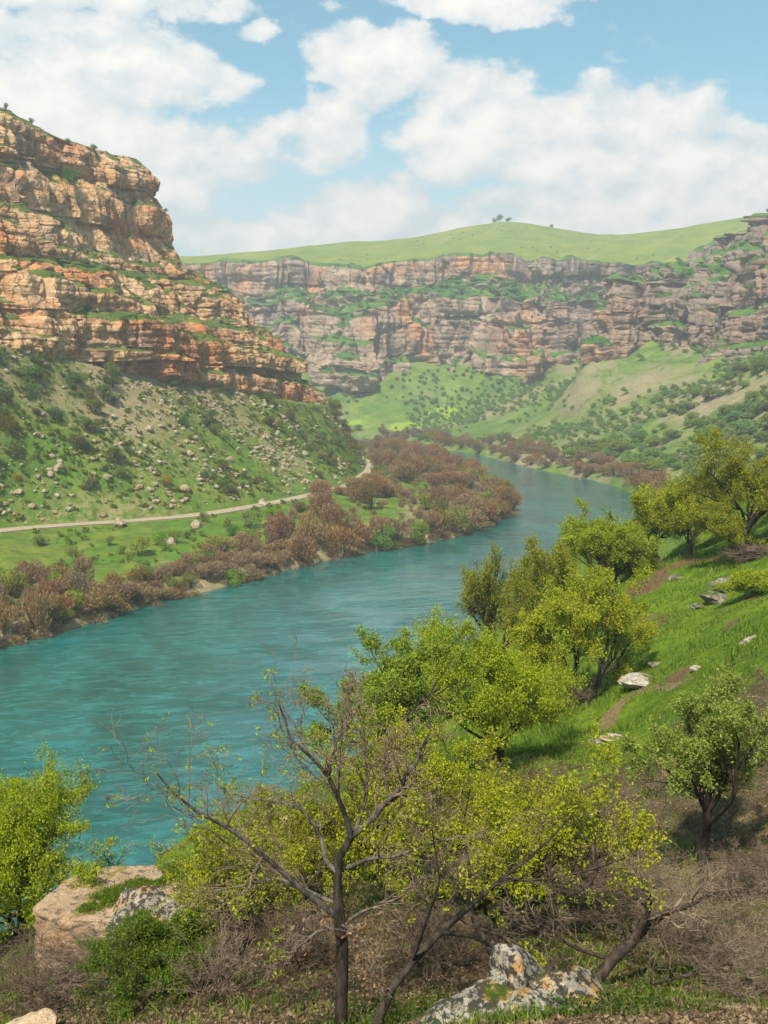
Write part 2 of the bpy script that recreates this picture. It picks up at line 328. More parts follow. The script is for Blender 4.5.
def wavy(B, wav):
    if not wav: return B
    u = np.linspace(0, 1, len(B)); q = np.stack([u * 26, 0 * u, 0 * u], -1); i = np.gradient(B, axis=0); n = np.stack([i[:, 1], -i[:, 0], 0 * u], -1); n /= np.linalg.norm(n, axis=1, keepdims=True)
    a = 1.6 * fbm(q, 1.0, 3, 91); return B + n * (wav * a)[:, None] + np.array([0, 0, 1.0]) * (wav * (.35 * a + .5 * fbm(q + 40, .6, 2, 92)))[:, None]
def cliff(name, B, T, prof, nu, nv, hscale, scales, seed, mat, rag=1.0, glo=0.55, ghi=0.80, flute=0.5, massive=None, inset=2.0, gb=3, foot=4.0, wav=0.0, flat=0.0, top=(.96, .6)):
    B, T = crom(B, nu), crom(T, nu)
    dh = np.linalg.norm((T - B)[:, :2], axis=1).mean(); dz = (T - B)[:, 2].mean()
    s, t = profile(prof, nv, dh, dz)
    mid = (B + T) / 2; S = np.concatenate([[0], np.cumsum(np.linalg.norm(np.diff(mid[:, :2], axis=0), axis=1))])
    SS = np.repeat(S[:, None], nv, 1)
    Q = np.stack([SS / (60 * hscale), np.repeat(np.arange(nv)[None] / nv * 2.0, nu, 0), np.zeros((nu, nv))], -1)
    tt = np.clip(t[None] + 0.075 * rag * fbm(Q, 1.0, 3, seed + 3) * np.sin(np.pi * t)[None] ** 0.7, 0, 1)
    s2 = np.clip(s[None] + 0.10 * rag * fbm(Q * np.array([1.7, 1, 1]), 1.0, 3, seed + 4) * np.sin(np.pi * np.linspace(0, 1, nv))[None] ** 0.7, 0, 1)
    B = wavy(B, wav); T = wavy(T, wav * .45)
    P = B[:, None] + (T - B)[:, None] * np.stack([s2, s2, tt], -1)
    n = gnormals(blur(P, 4, 2)); out = n.copy()
    if (out[..., 2].mean() < 0): out = -out
    h = out.copy(); h[..., 2] *= 0.12; h /= np.linalg.norm(h, axis=-1, keepdims=True)
    calm = np.ones_like(SS)
    if massive: calm = 1 - .7 * ss(tt, massive[0] - .03, massive[0] + .03) * (1 - ss(tt, massive[1] - .03, massive[1] + .03))
    keep = 1 - flat * ss(np.abs(n[..., 2]), .55, .85)
    d = blocks(SS, P[..., 2], P, scales, seed, calm) * keep; shift = -inset - foot * (1 - ss(tt, .0, .22))
    big = scales[0][2]
    d += big * 1.3 * fbm(P, 45 * hscale, 4, seed + 9) + big * flute * (1 - 2 * np.abs(fbm(P * np.array([1, 1, 0.16]), 17 * hscale, 4, seed + 8)))
    d += 0.42 * big * fbm(P, 5 * hscale, 4, seed + 10) - 0.5 * big * ss(1 - 3.2 * np.abs(fbm(P * np.array([1, 1, .3]), 11 * hscale, 3, seed + 12)), .55, 1.0)
    if wav: d += 2.3 * big * fbm(P * np.array([1, 1, .12]), 95, 3, seed + 13)
    edge = ss(np.linspace(0, 1, nv), 0, 0.03)[None] * (1 - top[1] * ss(np.linspace(0, 1, nv), top[0], 1.0))[None]
    P2 = P + h * (d * edge + shift)[..., None]
    n2 = gnormals(blur(P2, gb, 2)); n2 = np.where(n2[..., 2:3].mean() < 0, -n2, n2)
    slope = np.abs(n2[..., 2]) * np.sign(n2[..., 2])
    grass = ss(slope, glo, ghi) * (0.75 + 0.55 * fbm(P2, 22 * hscale, 3, seed + 20))
    o = mk(name, P2.reshape(-1, 3), gridfaces(nu, nv), mat, smooth=False, attrs={'grass': grass})
    tag(o, kind='structure')
    return P2, slope

# left canyon wall: bank E, road line D, cliff foot B, cliff top T, plateau edge R
E = [(-120, 110), (-71, 184), (-44, 229), (-15, 275), (21, 312), (47, 366), (51, 400), (48, 480), (30, 640), (5, 745), (-60, 810), (-200, 850)]
D = [(-175, 150, 9), (-130, 235, 8.5), (-107, 280, 8), (-58, 313, 8), (-21, 382, 8), (-11, 430, 8), (-7, 477, 8), (-10, 530, 8), (-35, 590, 8), (-70, 640, 9), (-150, 700, 10), (-260, 760, 10)]
B = [(-215, 185, 68), (-160, 245, 64), (-125, 300, 60), (-97, 345, 52), (-70, 392, 45), (-46, 438, 40), (-30, 474, 36), (-28, 510, 36), (-50, 560, 38), (-100, 610, 42), (-180, 680, 45), (-300, 740, 45)]
T = [(-250, 215, 158), (-185, 275, 150), (-145, 330, 146), (-130, 377, 143), (-116, 412, 141), (-107, 440, 143), (-110, 458, 143), (-117, 480, 142), (-140, 515, 146), (-190, 560, 150), (-260, 620, 150), (-350, 670, 150)]
R = [(-340, 280, 168), (-270, 340, 160), (-230, 400, 160), (-210, 440, 154), (-190, 470, 148), (-180, 490, 147), (-180, 500, 146), (-185, 510, 146), (-200, 530, 147), (-230, 570, 151), (-300, 600, 152), (-380, 640, 152)]
PROF_L = [(0, 0), (.03, .09), (.10, .11), (.13, .20), (.25, .235), (.28, .30), (.40, .33), (.53, .45), (.66, .54), (.735, .57), (.785, .66), (.85, .80), (.915, .835), (.945, .94), (.975, .96), (.99, 1.0), (1.0, 1.0)]
CL, CLs = cliff('left_cliff', B, T, PROF_L, 760, 420, 1.0, [(18, 30, 3.8, 1.1), (6.5, 9, 1.35, 0.5), (2.3, 4.0, 0.5, 0.25)], 3, M['cliff_near'], rag=1.2, massive=(.56, .84), inset=1.5, foot=.5, flute=1.25, glo=.56, ghi=.76, flat=.55)

nu = 620
Ec = crom([(x, y, -1.2) for x, y in E], nu); Dc = crom(D, nu); Bc = crom(B, nu); Tc = crom(T, nu); Rc = crom(R, nu)
def loft(curves, seg, shapes=None):
    rows = []
    for i, n in enumerate(seg):
        q = np.linspace(0, 1, n, endpoint=(i == len(seg) - 1)); qz = shapes[i](q) if shapes and shapes[i] else q
        for a, b in zip(q, qz):
            p = curves[i] * (1 - a) + curves[i + 1] * a; p = p.copy(); p[:, 2] = curves[i][:, 2] * (1 - b) + curves[i + 1][:, 2] * b; rows.append(p)
    return np.stack(rows, 1)
out_ = Ec - Dc; out_[:, 2] = 0; out_ /= np.linalg.norm(out_, axis=1, keepdims=True)
E0 = Ec + out_ * 8; E0[:, 2] = -4.2
D1 = Dc + out_ * 3.4; D2 = Dc - out_ * 3.4; D1[:, 2] -= 0.2
inn = Tc - Bc; inn[:, 2] = 0; inn /= np.linalg.norm(inn, axis=1, keepdims=True)
B_in = Bc + inn * 16.0; B_in[:, 2] += 5.0
bankz = lambda q: np.interp(q, [0, .06, .16, .5, .9, 1], [0, .34, .46, .72, 1.0, 1.0])
HL = loft([E0, Ec, D1, D2, Bc + np.array([0, 0, 1.8]), B_in + np.array([0, 0, 3.0])], [6, 90, 8, 140, 10], [None, bankz, None, lambda q: 0.85 * q + 0.15 * q ** 2.2, None])
amp = np.ones(HL.shape[1]); amp[:8] = .3; amp[92:108] = 0.0; amp[-14:] = .25
HL = HL + np.array([0, 0, 1.0]) * ((1.5 * fbm(HL, 22, 4, 41) + 0.8 * fbm(HL, 4.5, 4, 42)) * amp[None])[..., None]
gr = np.zeros(HL.shape[:2]); gr[:, :96] = np.interp(np.arange(96), [0, 14, 34, 60], [.40, .45, .65, .9])[None]; gr[:, 104:] = np.linspace(.70, .47, HL.shape[1] - 104)[None]
gr += 0.28 * fbm(HL, 30, 3, 43); gr[:, :100] += .34 * fbm(HL[:, :100], 9, 4, 48)
o = mk('left_hillside', HL.reshape(-1, 3), gridfaces(*HL.shape[:2]), M['scree'], smooth=True, attrs={'grass': gr}); tag(o, kind='structure')
PL = loft([Tc - inn * 1.0 + np.array([0, 0, -1.5]), Rc, Rc + inn * 120 + np.array([0, 0, -4])], [40, 14])
PL[:, 1:, 2] += 1.2 * fbm(PL[:, 1:], 25, 4, 44)
o = mk('left_plateau', PL.reshape(-1, 3), gridfaces(*PL.shape[:2]), M['scree'], smooth=True, attrs={'grass': 0.55 + 0.4 * fbm(PL, 25, 3, 45)}); tag(o, kind='structure')
# road: a crowned sheet following the hillside bench
w_ = np.array([-3.3, -2.9, 0, 2.9, 3.3]); rz = np.array([0.02, 0.10, 0.14, 0.10, 0.02])
jit = .8 * fbm(Dc, 7, 3, 46); jit2 = .8 * fbm(Dc, 6, 3, 47)
RD = np.stack([Dc + out_ * (w + (jit if w > 2 else jit2 if w < -2 else 0 * jit))[:, None] + np.array([0, 0, z - 0.02]) for w, z in zip(w_, rz)], 1)
o = mk('valley_road', RD.reshape(-1, 3), gridfaces(*RD.shape[:2]), M['road'], smooth=True, attrs={'none': np.zeros(RD.shape[:2])}); tag(o, kind='structure')

# right and back canyon wall
E2 = [(84, 345), (97, 370), (108, 423), (106, 490), (87, 555), (64, 667), (45, 715), (31, 746), (20, 790), (9, 833), (-20, 870), (-70, 900), (-150, 915), (-300, 930), (-520, 940)]
M2 = [(170, 340, 20), (150, 400, 20), (150, 450, 16), (150, 540, 18), (140, 640, 20), (120, 740, 20), (100, 820, 18), (80, 860, 18), (60, 890, 18), (40, 905, 16), (-10, 915, 14), (-70, 930, 14), (-150, 945, 14), (-300, 960, 14), (-520, 970, 14)]
B2 = [(250, 340, 55), (240, 470, 75), (238, 560, 72), (212, 655, 62), (176, 738, 60), (158, 808, 60), (188, 905, 58), (225, 1000, 80), (170, 985, 62), (95, 965, 50), (20, 955, 44), (-70, 965, 44), (-150, 985, 46), (-300, 1000, 46), (-520, 1010, 46)]
T2 = [(290, 340, 180), (300, 490, 175), (300, 600, 178), (284, 705, 175), (276, 765, 163), (298, 840, 158), (345, 930, 166), (345, 1040, 174), (235, 1080, 177), (130, 1075, 179), (30, 1075, 177), (-70, 1080, 174), (-160, 1090, 174), (-310, 1100, 180), (-530, 1100, 180)]
R2 = [(400, 340, 200), (420, 500, 200), (420, 620, 195), (420, 740, 185), (420, 800, 182), (420, 860, 185), (450, 950, 200), (440, 1200, 240), (310, 1350, 240), (157, 1350, 255), (30, 1330, 232), (-80, 1280, 218), (-170, 1215, 199), (-320, 1200, 192), (-540, 1200, 184)]
PROF_R = [(0, 0), (.04, .16), (.14, .215), (.18, .40), (.25, .43), (.285, .60), (.52, .675), (.78, .765), (.82, .97), (.88, 1.0), (1.0, 1.0)]
CR, CRs = cliff('far_cliff', B2, T2, PROF_R, 950, 260, 2.2, [(40, 46, 8.0, 2.2), (13, 15, 2.4, 0.9), (4.5, 7, 0.9, 0.4)], 11, M['cliff_far'], rag=2.1, glo=0.52, ghi=0.74, flute=3.0, inset=15, gb=4, foot=2, wav=40.0, flat=.9, top=(.86, 1.0))
nu2 = 520
Ec2, Mc2, Bc2, Tc2, Rc2 = crom([(x, y, -1.2) for x, y in E2], nu2), crom(M2, nu2), crom(B2, nu2), crom(T2, nu2), crom(R2, nu2)
o2 = Ec2 - Mc2; o2[:, 2] = 0; o2 /= np.linalg.norm(o2, axis=1, keepdims=True); E02 = Ec2 + o2 * 8; E02[:, 2] = -4.2
i2 = Tc2 - Bc2; i2[:, 2] = 0; i2 /= np.linalg.norm(i2, axis=1, keepdims=True)
Bc2 = wavy(Bc2, 40.0); _k = np.ones(25) / 25; Bc2 = np.stack([np.convolve(np.pad(Bc2[:, c], 12, mode='edge'), _k, 'valid') for c in range(3)], 1); Tc2 = wavy(Tc2, 18.0); Bi2 = Bc2 + i2 * 46; Bi2[:, 2] += 16
VL = loft([E02, Ec2, Mc2, Bc2 + np.array([0, 0, 5.0]), Bi2 + np.array([0, 0, 8.0])], [5, 70, 105, 15], [None, lambda q: np.interp(q, [0, .07, .2, .6, 1], [0, .2, .28, .6, 1]), None, None])
amp = np.ones(VL.shape[1]); amp[:8] = 0.2
VL[:, 8:] = np.stack([np.apply_along_axis(lambda v: np.convolve(np.pad(v, 8, mode='edge'), np.ones(17) / 17, 'valid'), 0, VL[:, 8:, c]) for c in range(3)], -1)
VL = VL + np.array([0, 0, 1.0]) * ((5.0 * fbm(VL, 70, 4, 51) + 1.5 * fbm(VL, 14, 3, 52)) * amp[None])[..., None]
sun_patch = np.zeros(VL.shape[:2])  # sunlit patch of valley field, its brightness painted into the ground colour
for mx, my, mr in [(22, 880, 30), (52, 905, 24), (-18, 905, 26), (75, 860, 20)]: sun_patch = np.maximum(sun_patch, 1 - ss(np.hypot(VL[..., 0] - mx, VL[..., 1] - my), .3 * mr, mr))
sun_patch *= np.clip(.8 + 1.2 * fbm(VL, 14, 4, 56), 0, 1)
o = mk('valley_slope', VL.reshape(-1, 3), gridfaces(*VL.shape[:2]), M['valley'], smooth=True, attrs={'grass': 0.60 + 0.50 * fbm(VL, 45, 5, 53), 'meadow': sun_patch}); tag(o, kind='structure')
P2 = loft([Tc2 + i2 * 9 + np.array([0, 0, -4.0]), Rc2, Rc2 + i2 * 150 + np.array([0, 0, -20])], [70, 12])
P2[:, 1:, 2] += 2.6 * fbm(P2[:, 1:], 55, 5, 54)
o = mk('plateau_hill', P2.reshape(-1, 3), gridfaces(*P2.shape[:2]), M['plateau'], smooth=True, attrs={'grass': 0.75 + 0.4 * fbm(P2, 60, 3, 55)}); tag(o, kind='structure')

# the nearer grey spur on the right, falling diagonally to the valley
B3 = [(262, 470, 62), (244, 560, 58), (218, 655, 54), (190, 730, 50), (168, 785, 48), (172, 835, 50), (212, 880, 58), (275, 915, 66)]
T3 = [(338, 490, 180), (322, 600, 180), (298, 690, 178), (288, 742, 169), (284, 770, 165), (298, 800, 163), (332, 832, 166), (385, 862, 170)]
R3 = [(470, 500, 192), (470, 600, 190), (460, 700, 183), (440, 755, 172), (430, 785, 168), (430, 812, 167), (440, 845, 169), (470, 880, 172)]
PROF_S = [(0, 0), (.04, .13), (.15, .18), (.19, .34), (.33, .39), (.37, .56), (.53, .61), (.57, .76), (.74, .80), (.78, .93), (.92, .96), (1.0, 1.0)]
CS, CSs = cliff('right_cliff', B3, T3, PROF_S, 520, 260, 1.8, [(26, 34, 6.0, 1.8), (9, 12, 2.0, 0.8), (3.5, 6, 0.8, 0.4)], 23, M['cliff_far'], rag=1.6, glo=.56, ghi=.76, flute=2.0, inset=3, gb=3, foot=0, flat=.8, top=(.90, 1.0))
Tc3, Rc3 = crom(T3, 260), crom(R3, 260); i3 = Rc3 - Tc3; i3[:, 2] = 0; i3 /= np.linalg.norm(i3, axis=1, keepdims=True)
P3 = loft([Tc3 + i3 * 1.0 + np.array([0, 0, -2.0]), Rc3, Rc3 + i3 * 60 + np.array([0, 0, -10])], [40, 8]); P3[:, 1:, 2] += 1.5 * fbm(P3[:, 1:], 30, 4, 57)
o = mk('right_plateau', P3.reshape(-1, 3), gridfaces(*P3.shape[:2]), M['plateau'], smooth=True, attrs={'grass': 0.7 + 0.4 * fbm(P3, 40, 3, 58)}); tag(o, kind='structure')

# near hillside under the camera: a smooth surface through points read off the photograph
CP = [at(*p) for p in [(340, 1035, 15), (375, 1035, 14), (712, 868, 28), (590, 702, 62), (604, 590, 95), (650, 565, 95), (694, 555, 98), (745, 552, 88), (768, 650, 45), (640, 683, 55), (745, 645, 52),
      (610, 738, 48), (725, 592, 75), (690, 620, 72), (550, 690, 70), (520, 1000, 13), (768, 1010, 15), (768, 900, 23), (768, 800, 31), (768, 720, 39), (560, 745, 45), (520, 800, 38),
      (480, 860, 29), (384, 905, 23), (275, 845, 31), (215, 905, 24.5), (60, 985, 23), (150, 985, 21), (30, 1015, 20), (120, 1040, 17), (640, 930, 20)]]
CP += [np.array(p, float) for p in [(-24, 100, 0), (-8, 122, 0), (17, 183, 0), (38, 262, 0), (96, 368, 0), (-8, 60, 23), (0, 85, 14), (9, 110, 8), (-40, 120, -4), (-20, 190, -4), (10, 262, -4), (70, 370, -4),
      (-14, 45, 24), (-22, 60, 12), (-30, 42, 14), (-50, 60, -1), (-60, 20, 10), (-30, 80, -1), (-18, 24, 32), (-12, 32, 31.5), (-9, 27.5, 34.3), (-30, 20, 26), (0, 0, 47.9), (0, -15, 54), (18, 0, 50), (-15, 0, 44), (-15, -15, 48), (30, 20, 48),
      (40, 50, 46), (60, 90, 50), (60, 60, 53), (48, 130, 36), (30, 130, 17), (90, 140, 52), (50, 180, 14), (22, 125, 14), (32, 180, 6), (70, 250, 8), (50, 262, 4), (97, 250, 15), (118, 300, 12), (140, 380, 9), (210, 300, 95), (130, 120, 80), (150, 200, 85), (35, 105, 35)]]
CP = np.array(CP); 
def tps(d2): return np.where(d2 > 0, 0.5 * d2 * np.log(np.maximum(d2, 1e-12)), 0)
_n = len(CP); _A = np.zeros((_n + 3, _n + 3)); _d2 = ((CP[:, None, :2] - CP[None, :, :2]) ** 2).sum(-1)
_A[:_n, :_n] = tps(_d2) + np.eye(_n) * 2.0; _A[:_n, _n] = 1; _A[:_n, _n + 1:] = CP[:, :2]; _A[_n:, :_n] = _A[:_n, _n:].T
_w = np.linalg.solve(_A, np.concatenate([CP[:, 2], [0, 0, 0]]))
def ground(X, Y):
    X = np.asarray(X, float); Y = np.asarray(Y, float); sh = X.shape; x, y = X.ravel(), Y.ravel(); r = np.zeros(len(x))
    for a in range(0, len(x), 40000):
        b = slice(a, a + 40000); d2 = (x[b, None] - CP[None, :, 0]) ** 2 + (y[b, None] - CP[None, :, 1]) ** 2
        r[b] = tps(d2) @ _w[:_n] + _w[_n] + _w[_n + 1] * x[b] + _w[_n + 2] * y[b]
    P = np.stack([x, y, x * 0], -1)
    r += 0.55 * fbm(P, 9, 4, 61) * ss(y, 6, 30) + 0.10 * fbm(P, 1.3, 3, 62)
    xc = np.interp(y, [60, 110, 200, 255, 300, 350, 400], [-60, -45, -20, 0, 26, 62, 80])
    r = np.where(x < xc, np.minimum(r, -4.0 + 0 * r), r)
    return r.reshape(sh)
na, ny = 430, 520
yy = -18 + 420 * np.linspace(0, 1, ny) ** 1.9; aa = np.linspace(-0.95, 1.0, na)
YY = np.repeat(yy[None], na, 0); XX = aa[:, None] * (16 + 0.62 * (yy[None] + 18))
NG = np.stack([XX, YY, ground(XX, YY)], -1)
def near_line(P, pts, w):
    pts = np.asarray(pts)[:, :2]; d = np.full(P.shape[:-1], 1e9)
    for a, b in zip(pts[:-1], pts[1:]):
        ab = b - a; t = np.clip(((P[..., :2] - a) @ ab) / (ab @ ab), 0, 1)[..., None]; d = np.minimum(d, np.linalg.norm(P[..., :2] - a - t * ab, axis=-1))
    return 1 - ss(d, 0.3 * w, w)
nx_ = NG[..., 0] / np.maximum(NG[..., 1], 5)
gm = ss(NG[..., 1], 34, 50) * 0.54 + 0.35 + 0.34 * fbm(NG, 5, 4, 63) + .2 * fbm(NG, 16, 3, 64)
gm -= 0.35 * ss(NG[..., 0] - NG[..., 1] * 0.30, 0, 4) * (1 - ss(NG[..., 1], 36, 46))
soil = np.zeros_like(gm)
for px, py, d, rad in [(690, 565, 90, 7), (740, 600, 76, 4), (715, 640, 66, 3), (650, 590, 88, 4), (655, 620, 76, 3.0), (735, 620, 70, 3.5), (760, 575, 84, 6), (680, 690, 52, 1.6)]:
    c = at(px, py, d); soil = np.maximum(soil, 0.62 * (1 - ss(np.hypot(NG[..., 0] - c[0], (NG[..., 1] - c[1]) * 0.7), 0.3 * rad, rad)))
def on_ground(px, py):
    """first point of the near hillside under a picture position"""
    ds = np.linspace(9, 150, 700); P = np.array([at(px, py, d) for d in ds]); z = ground(P[:, 0], P[:, 1]); k = np.argmax(P[:, 2] < z)
    return np.array([P[k, 0], P[k, 1], z[k]]) if (P[:, 2] < z).any() else np.array([*P[-1, :2], z[-1]])
soil *= np.clip(.75 + 1.5 * fbm(NG, 2.6, 4, 65), 0, 1.2)
trail = near_line(NG, [on_ground(*p) for p in [(768, 838), (742, 818), (712, 800), (690, 785), (668, 765)]], 0.7)
trail *= np.clip(.9 + 1.2 * fbm(NG, .9, 3, 66), 0, 1)
trail = np.maximum(trail, 0.8 * near_line(NG, [on_ground(*p) for p in [(606, 728), (612, 712), (628, 697), (650, 688), (690, 680)]], 0.8))
o = mk('near_hillside', NG.reshape(-1, 3), gridfaces(na, ny), M['near'], smooth=True, attrs={'grass': gm, 'soil': soil, 'trail': trail * 0.85}); tag(o, kind='structure')

# ------------------------------------------------------------------ plants: generators
def tubes(P, Rd, sides):
    """P (B,n,3) centre lines, Rd (B,n) radii -> vertices, quads"""
    Bn, n = P.shape[:2]; t = np.gradient(P, axis=1); t /= np.linalg.norm(t, axis=-1, keepdims=True) + 1e-9
    ref = np.eye(3)[np.argmin(np.abs(P[:, -1] - P[:, 0]), axis=1)][:, None]
    u = np.cross(t, ref); u /= np.linalg.norm(u, axis=-1, keepdims=True) + 1e-9; v = np.cross(t, u)
    a = np.linspace(0, 2 * np.pi, sides, endpoint=False)
    ring = P[:, :, None] + Rd[:, :, None, None] * (u[:, :, None] * np.cos(a)[None, None, :, None] + v[:, :, None] * np.sin(a)[None, None, :, None])
    i = np.arange(Bn * n * sides).reshape(Bn, n, sides); j = np.roll(i, -1, axis=2)
    q = np.stack([i[:, :-1], j[:, :-1], j[:, 1:], i[:, 1:]], -1).reshape(-1, 4)
    return ring.reshape(-1, 3), q
def unit(v): return v / (np.linalg.norm(v, axis=-1, keepdims=True) + 1e-9)
def sprout(rng, P, Rd, nchild, ang, lenf, t0, wob, trop, nseg=6, length=None, rfac=0.55, tip=0.35):
    """children of the branches P; returns their centre lines and radii"""
    Bn, n = P.shape[:2]; L = np.linalg.norm(np.diff(P, axis=1), axis=-1).sum(1) if length is None else np.full(Bn, length)
    t = (t0 + (1 - t0) * (np.arange(nchild)[None] + rng.random((Bn, nchild))) / nchild); t[:, -1] = np.where(rng.random(Bn) < .7, 1.0, t[:, -1])
    x = t * (n - 1); i = np.minimum(x.astype(int), n - 2); f = (x - i)[..., None]; b = np.arange(Bn)[:, None]
    st = P[b, i] * (1 - f) + P[b, i + 1] * f; dr = unit(P[b, i + 1] - P[b, i]); r0 = Rd[b, i] * (1 - f[..., 0]) + Rd[b, i + 1] * f[..., 0]
    st, dr, r0 = st.reshape(-1, 3), dr.reshape(-1, 3), r0.ravel(); N = len(st)
    pr = unit(np.cross(dr, rng.normal(size=(N, 3)))); an = rng.uniform(*ang, N)[:, None]; an = np.where((t.ravel() > .995)[:, None], an * 0.4, an)
    d = unit(dr * np.cos(an) + pr * np.sin(an)); ln = np.repeat(L, nchild) * rng.uniform(*lenf, N) * (1.12 - 0.45 * t.ravel())
    pts = [st]
    for k in range(nseg - 1):
        d = unit(d + rng.normal(size=(N, 3)) * wob + np.array([0, 0, trop])); pts.append(pts[-1] + d * (ln / (nseg - 1))[:, None])
    R_ = (r0 * rfac)[:, None] * np.linspace(1, tip, nseg)[None]
    return np.stack(pts, 1), R_
def resample(pts, n):
    pts = np.asarray(pts, float); L = np.concatenate([[0], np.cumsum(np.linalg.norm(np.diff(pts[:, :3], axis=0), axis=1))]); q = np.linspace(0, L[-1], n)
    return np.stack([np.interp(q, L, pts[:, k]) for k in range(pts.shape[1])], -1)
def leaves(rng, pts, size, spread, flat=0.3, asp=0.5):
    """one pointed, slightly folded leaf (two triangles sharing the rib) per point"""
    N = len(pts); c = pts + rng.normal(size=(N, 3)) * spread; a = unit(rng.normal(size=(N, 3)) + np.array([0, 0, flat])); b = unit(np.cross(a, rng.normal(size=(N, 3)))); nn = np.cross(a, b)
    s = (size * rng.uniform(.6, 1.35, N))[:, None]
    V = np.stack([c - a * s * .5, c + b * s * asp * .5 + nn * s * .12, c + a * s * .5, c - b * s * asp * .5 + nn * s * .12], 1).reshape(-1, 3)
    i = np.arange(N)[:, None] * 4
    return V, np.concatenate([i + 0, i + 1, i + 2, i + 3], 1)
def along(rng, P, k, lo=0.25):
    Bn, n = P.shape[:2]; x = rng.uniform(lo, 1, (Bn, k)) * (n - 1); i = np.minimum(x.astype(int), n - 2); f = (x - i)[..., None]; b = np.arange(Bn)[:, None]
    return (P[b, i] * (1 - f) + P[b, i + 1] * f).reshape(-1, 3)
def join(parts):
    V, Q, o = [], [], 0
    for v, q in parts: V.append(v); Q.append(q + o); o += len(v)
    return np.concatenate(V), np.concatenate(Q)

BARK = bark_mat('dark_bark', (.022, .018, .014), (.07, .055, .042))
BARK2 = bark_mat('grey_twig_bark', (.115, .082, .055), (.235, .175, .12), 5)
BARK3 = bark_mat('brown_bark', (.04, .03, .022), (.10, .075, .055))
LEAF = {
 'lime': leaf_mat('lime_spring_leaves', (.19, .27, .006), (.34, .40, .010), (.47, .51, .02)),
 'yellow': leaf_mat('yellow_spring_leaves', (.22, .26, .008), (.38, .40, .010), (.52, .51, .03)),
 'olive': leaf_mat('olive_spring_leaves', (.16, .18, .008), (.29, .30, .012), (.40, .39, .02)),
 'fresh': leaf_mat('fresh_green_leaves', (.14, .22, .012), (.25, .34, .022), (.40, .46, .06)),
 'pale': leaf_mat('pale_green_leaves', (.16, .22, .025), (.27, .34, .045), (.42, .47, .11)),
 'deep': leaf_mat('deep_green_leaves', (.07, .12, .008), (.13, .20, .012), (.23, .29, .02)),
 'dry': leaf_mat('dry_brown_leaves', (.30, .13, .05), (.42, .22, .10), (.5, .32, .18)),
}
def tree(name, px, d, top, width, leaf, label, cat='tree', group=None, seed=1, base=None, stems=1, trunk_f=0.22, limbs=6, cnt=(6, 6, 5), leaf_n=10, leaf_s=.11,
         spread=.10, bark=None, rad=0.03, lean=0.0, vase=(.35, .8), depth_f=1.0, lo=.25, sag=0.03, twigs=True):
    """a tree at picture column px and distance d whose crown reaches row top and is width pixels wide"""
    rng = np.random.default_rng(seed); top_p = at(px, top, d); gx, gy = top_p[0], d
    if base is not None: gx = at(base, top, d)[0]
    gz = float(ground(np.array([gx]), np.array([gy]))[0]) - 0.08; H = top_p[2] - gz; W = 1.1 * width * d / F
    t = empty(name, (gx, gy, gz)); tag(t, label, cat, group)
    P0 = []; 
    for s in range(stems):
        an = rng.uniform(0, 6.28); off = 0.03 * H * (stems > 1)
        d0 = unit(np.array([lean + (0.35 if stems > 1 else .06) * math.cos(an), (0.35 if stems > 1 else .06) * math.sin(an), 1.0])); p = np.array([off * math.cos(an), off * math.sin(an), 0]); pts = [p]
        for k in range(7): d0 = unit(d0 + rng.normal(size=3) * .14 + np.array([0, 0, .05])); p = p + d0 * trunk_f * H / 6; pts.append(p)
        P0.append(np.array(pts))
    P0 = np.stack(P0); R0 = np.full(P0.shape[:2], rad * H) * np.linspace(1.0, .72, 8)[None] / (1 + .25 * (stems - 1)); R0[:, 0] *= 1.35
    lv = [(P0, R0)]
    A = sprout(rng, P0, R0, limbs, vase, (.9, 1.25), .45, .16, .07, 8, length=H * .55, rfac=.6); lv.append(A)
    Bq = sprout(rng, *A, cnt[0], (.4, .95), (.40, .62), .28, .17, .06, 6, rfac=.6); lv.append(Bq)
    Cq = sprout(rng, *Bq, cnt[1], (.4, 1.0), (.42, .65), .22, .19, sag, 5, rfac=.6); lv.append(Cq)
    Dq = sprout(rng, *Cq, cnt[2], (.4, 1.0), (.45, .75), .2, .2, sag, 4, rfac=.65); lv.append(Dq)
    pts = np.concatenate([Cq[0].reshape(-1, 3), Dq[0].reshape(-1, 3)])
    hx = np.percentile(pts[:, 0], [1.5, 98.5]); hy = np.percentile(pts[:, 1], [1.5, 98.5]); hz = np.percentile(pts[:, 2], 99)
    k = np.array([W / (hx[1] - hx[0]), depth_f * W / (hy[1] - hy[0]), H / hz]); cx = (px - (base if base is not None else px)) * d / F
    def fit(P):
        Q = P * k; f = ss(Q[..., 2] / H, .12, .6); Q[..., 0] += f * (cx - (hx.mean() * k[0])); Q[..., 1] -= f * hy.mean() * k[1]; return Q
    lv = [(fit(p), r) for p, r in lv]
    minr = 0.00022 * d
    tv = [tubes(p, np.maximum(r, minr), s_) for (p, r), s_ in zip(lv[:3], (8, 6, 4))]
    mk('trunk', *join(tv), bark or BARK, t, smooth=True)
    if twigs: mk('twigs', *join([tubes(p, np.maximum(r, minr * .8), 3) for p, r in lv[3:]]), BARK3 if bark is None else bark, t)
    if leaf:
        a = np.concatenate([along(rng, lv[4][0], leaf_n, lo), along(rng, lv[3][0], max(1, leaf_n // 3), .4)])
        cl = fbm(a, W * .16, 3, seed + 5); a = a[cl + rng.normal(size=len(a)) * .22 > -0.16]; a = np.repeat(a[rng.random(len(a)) < .66], 4, axis=0)
        mk('crown', *leaves(rng, a, leaf_s * .76, spread * .72), LEAF[leaf], t)
    return t
def ellipsoid_pts(rng, N, r, shell=.55):
    v = unit(rng.normal(size=(N, 3))); v *= (shell + (1 - shell) * rng.random((N, 1)) ** .5); return v * r
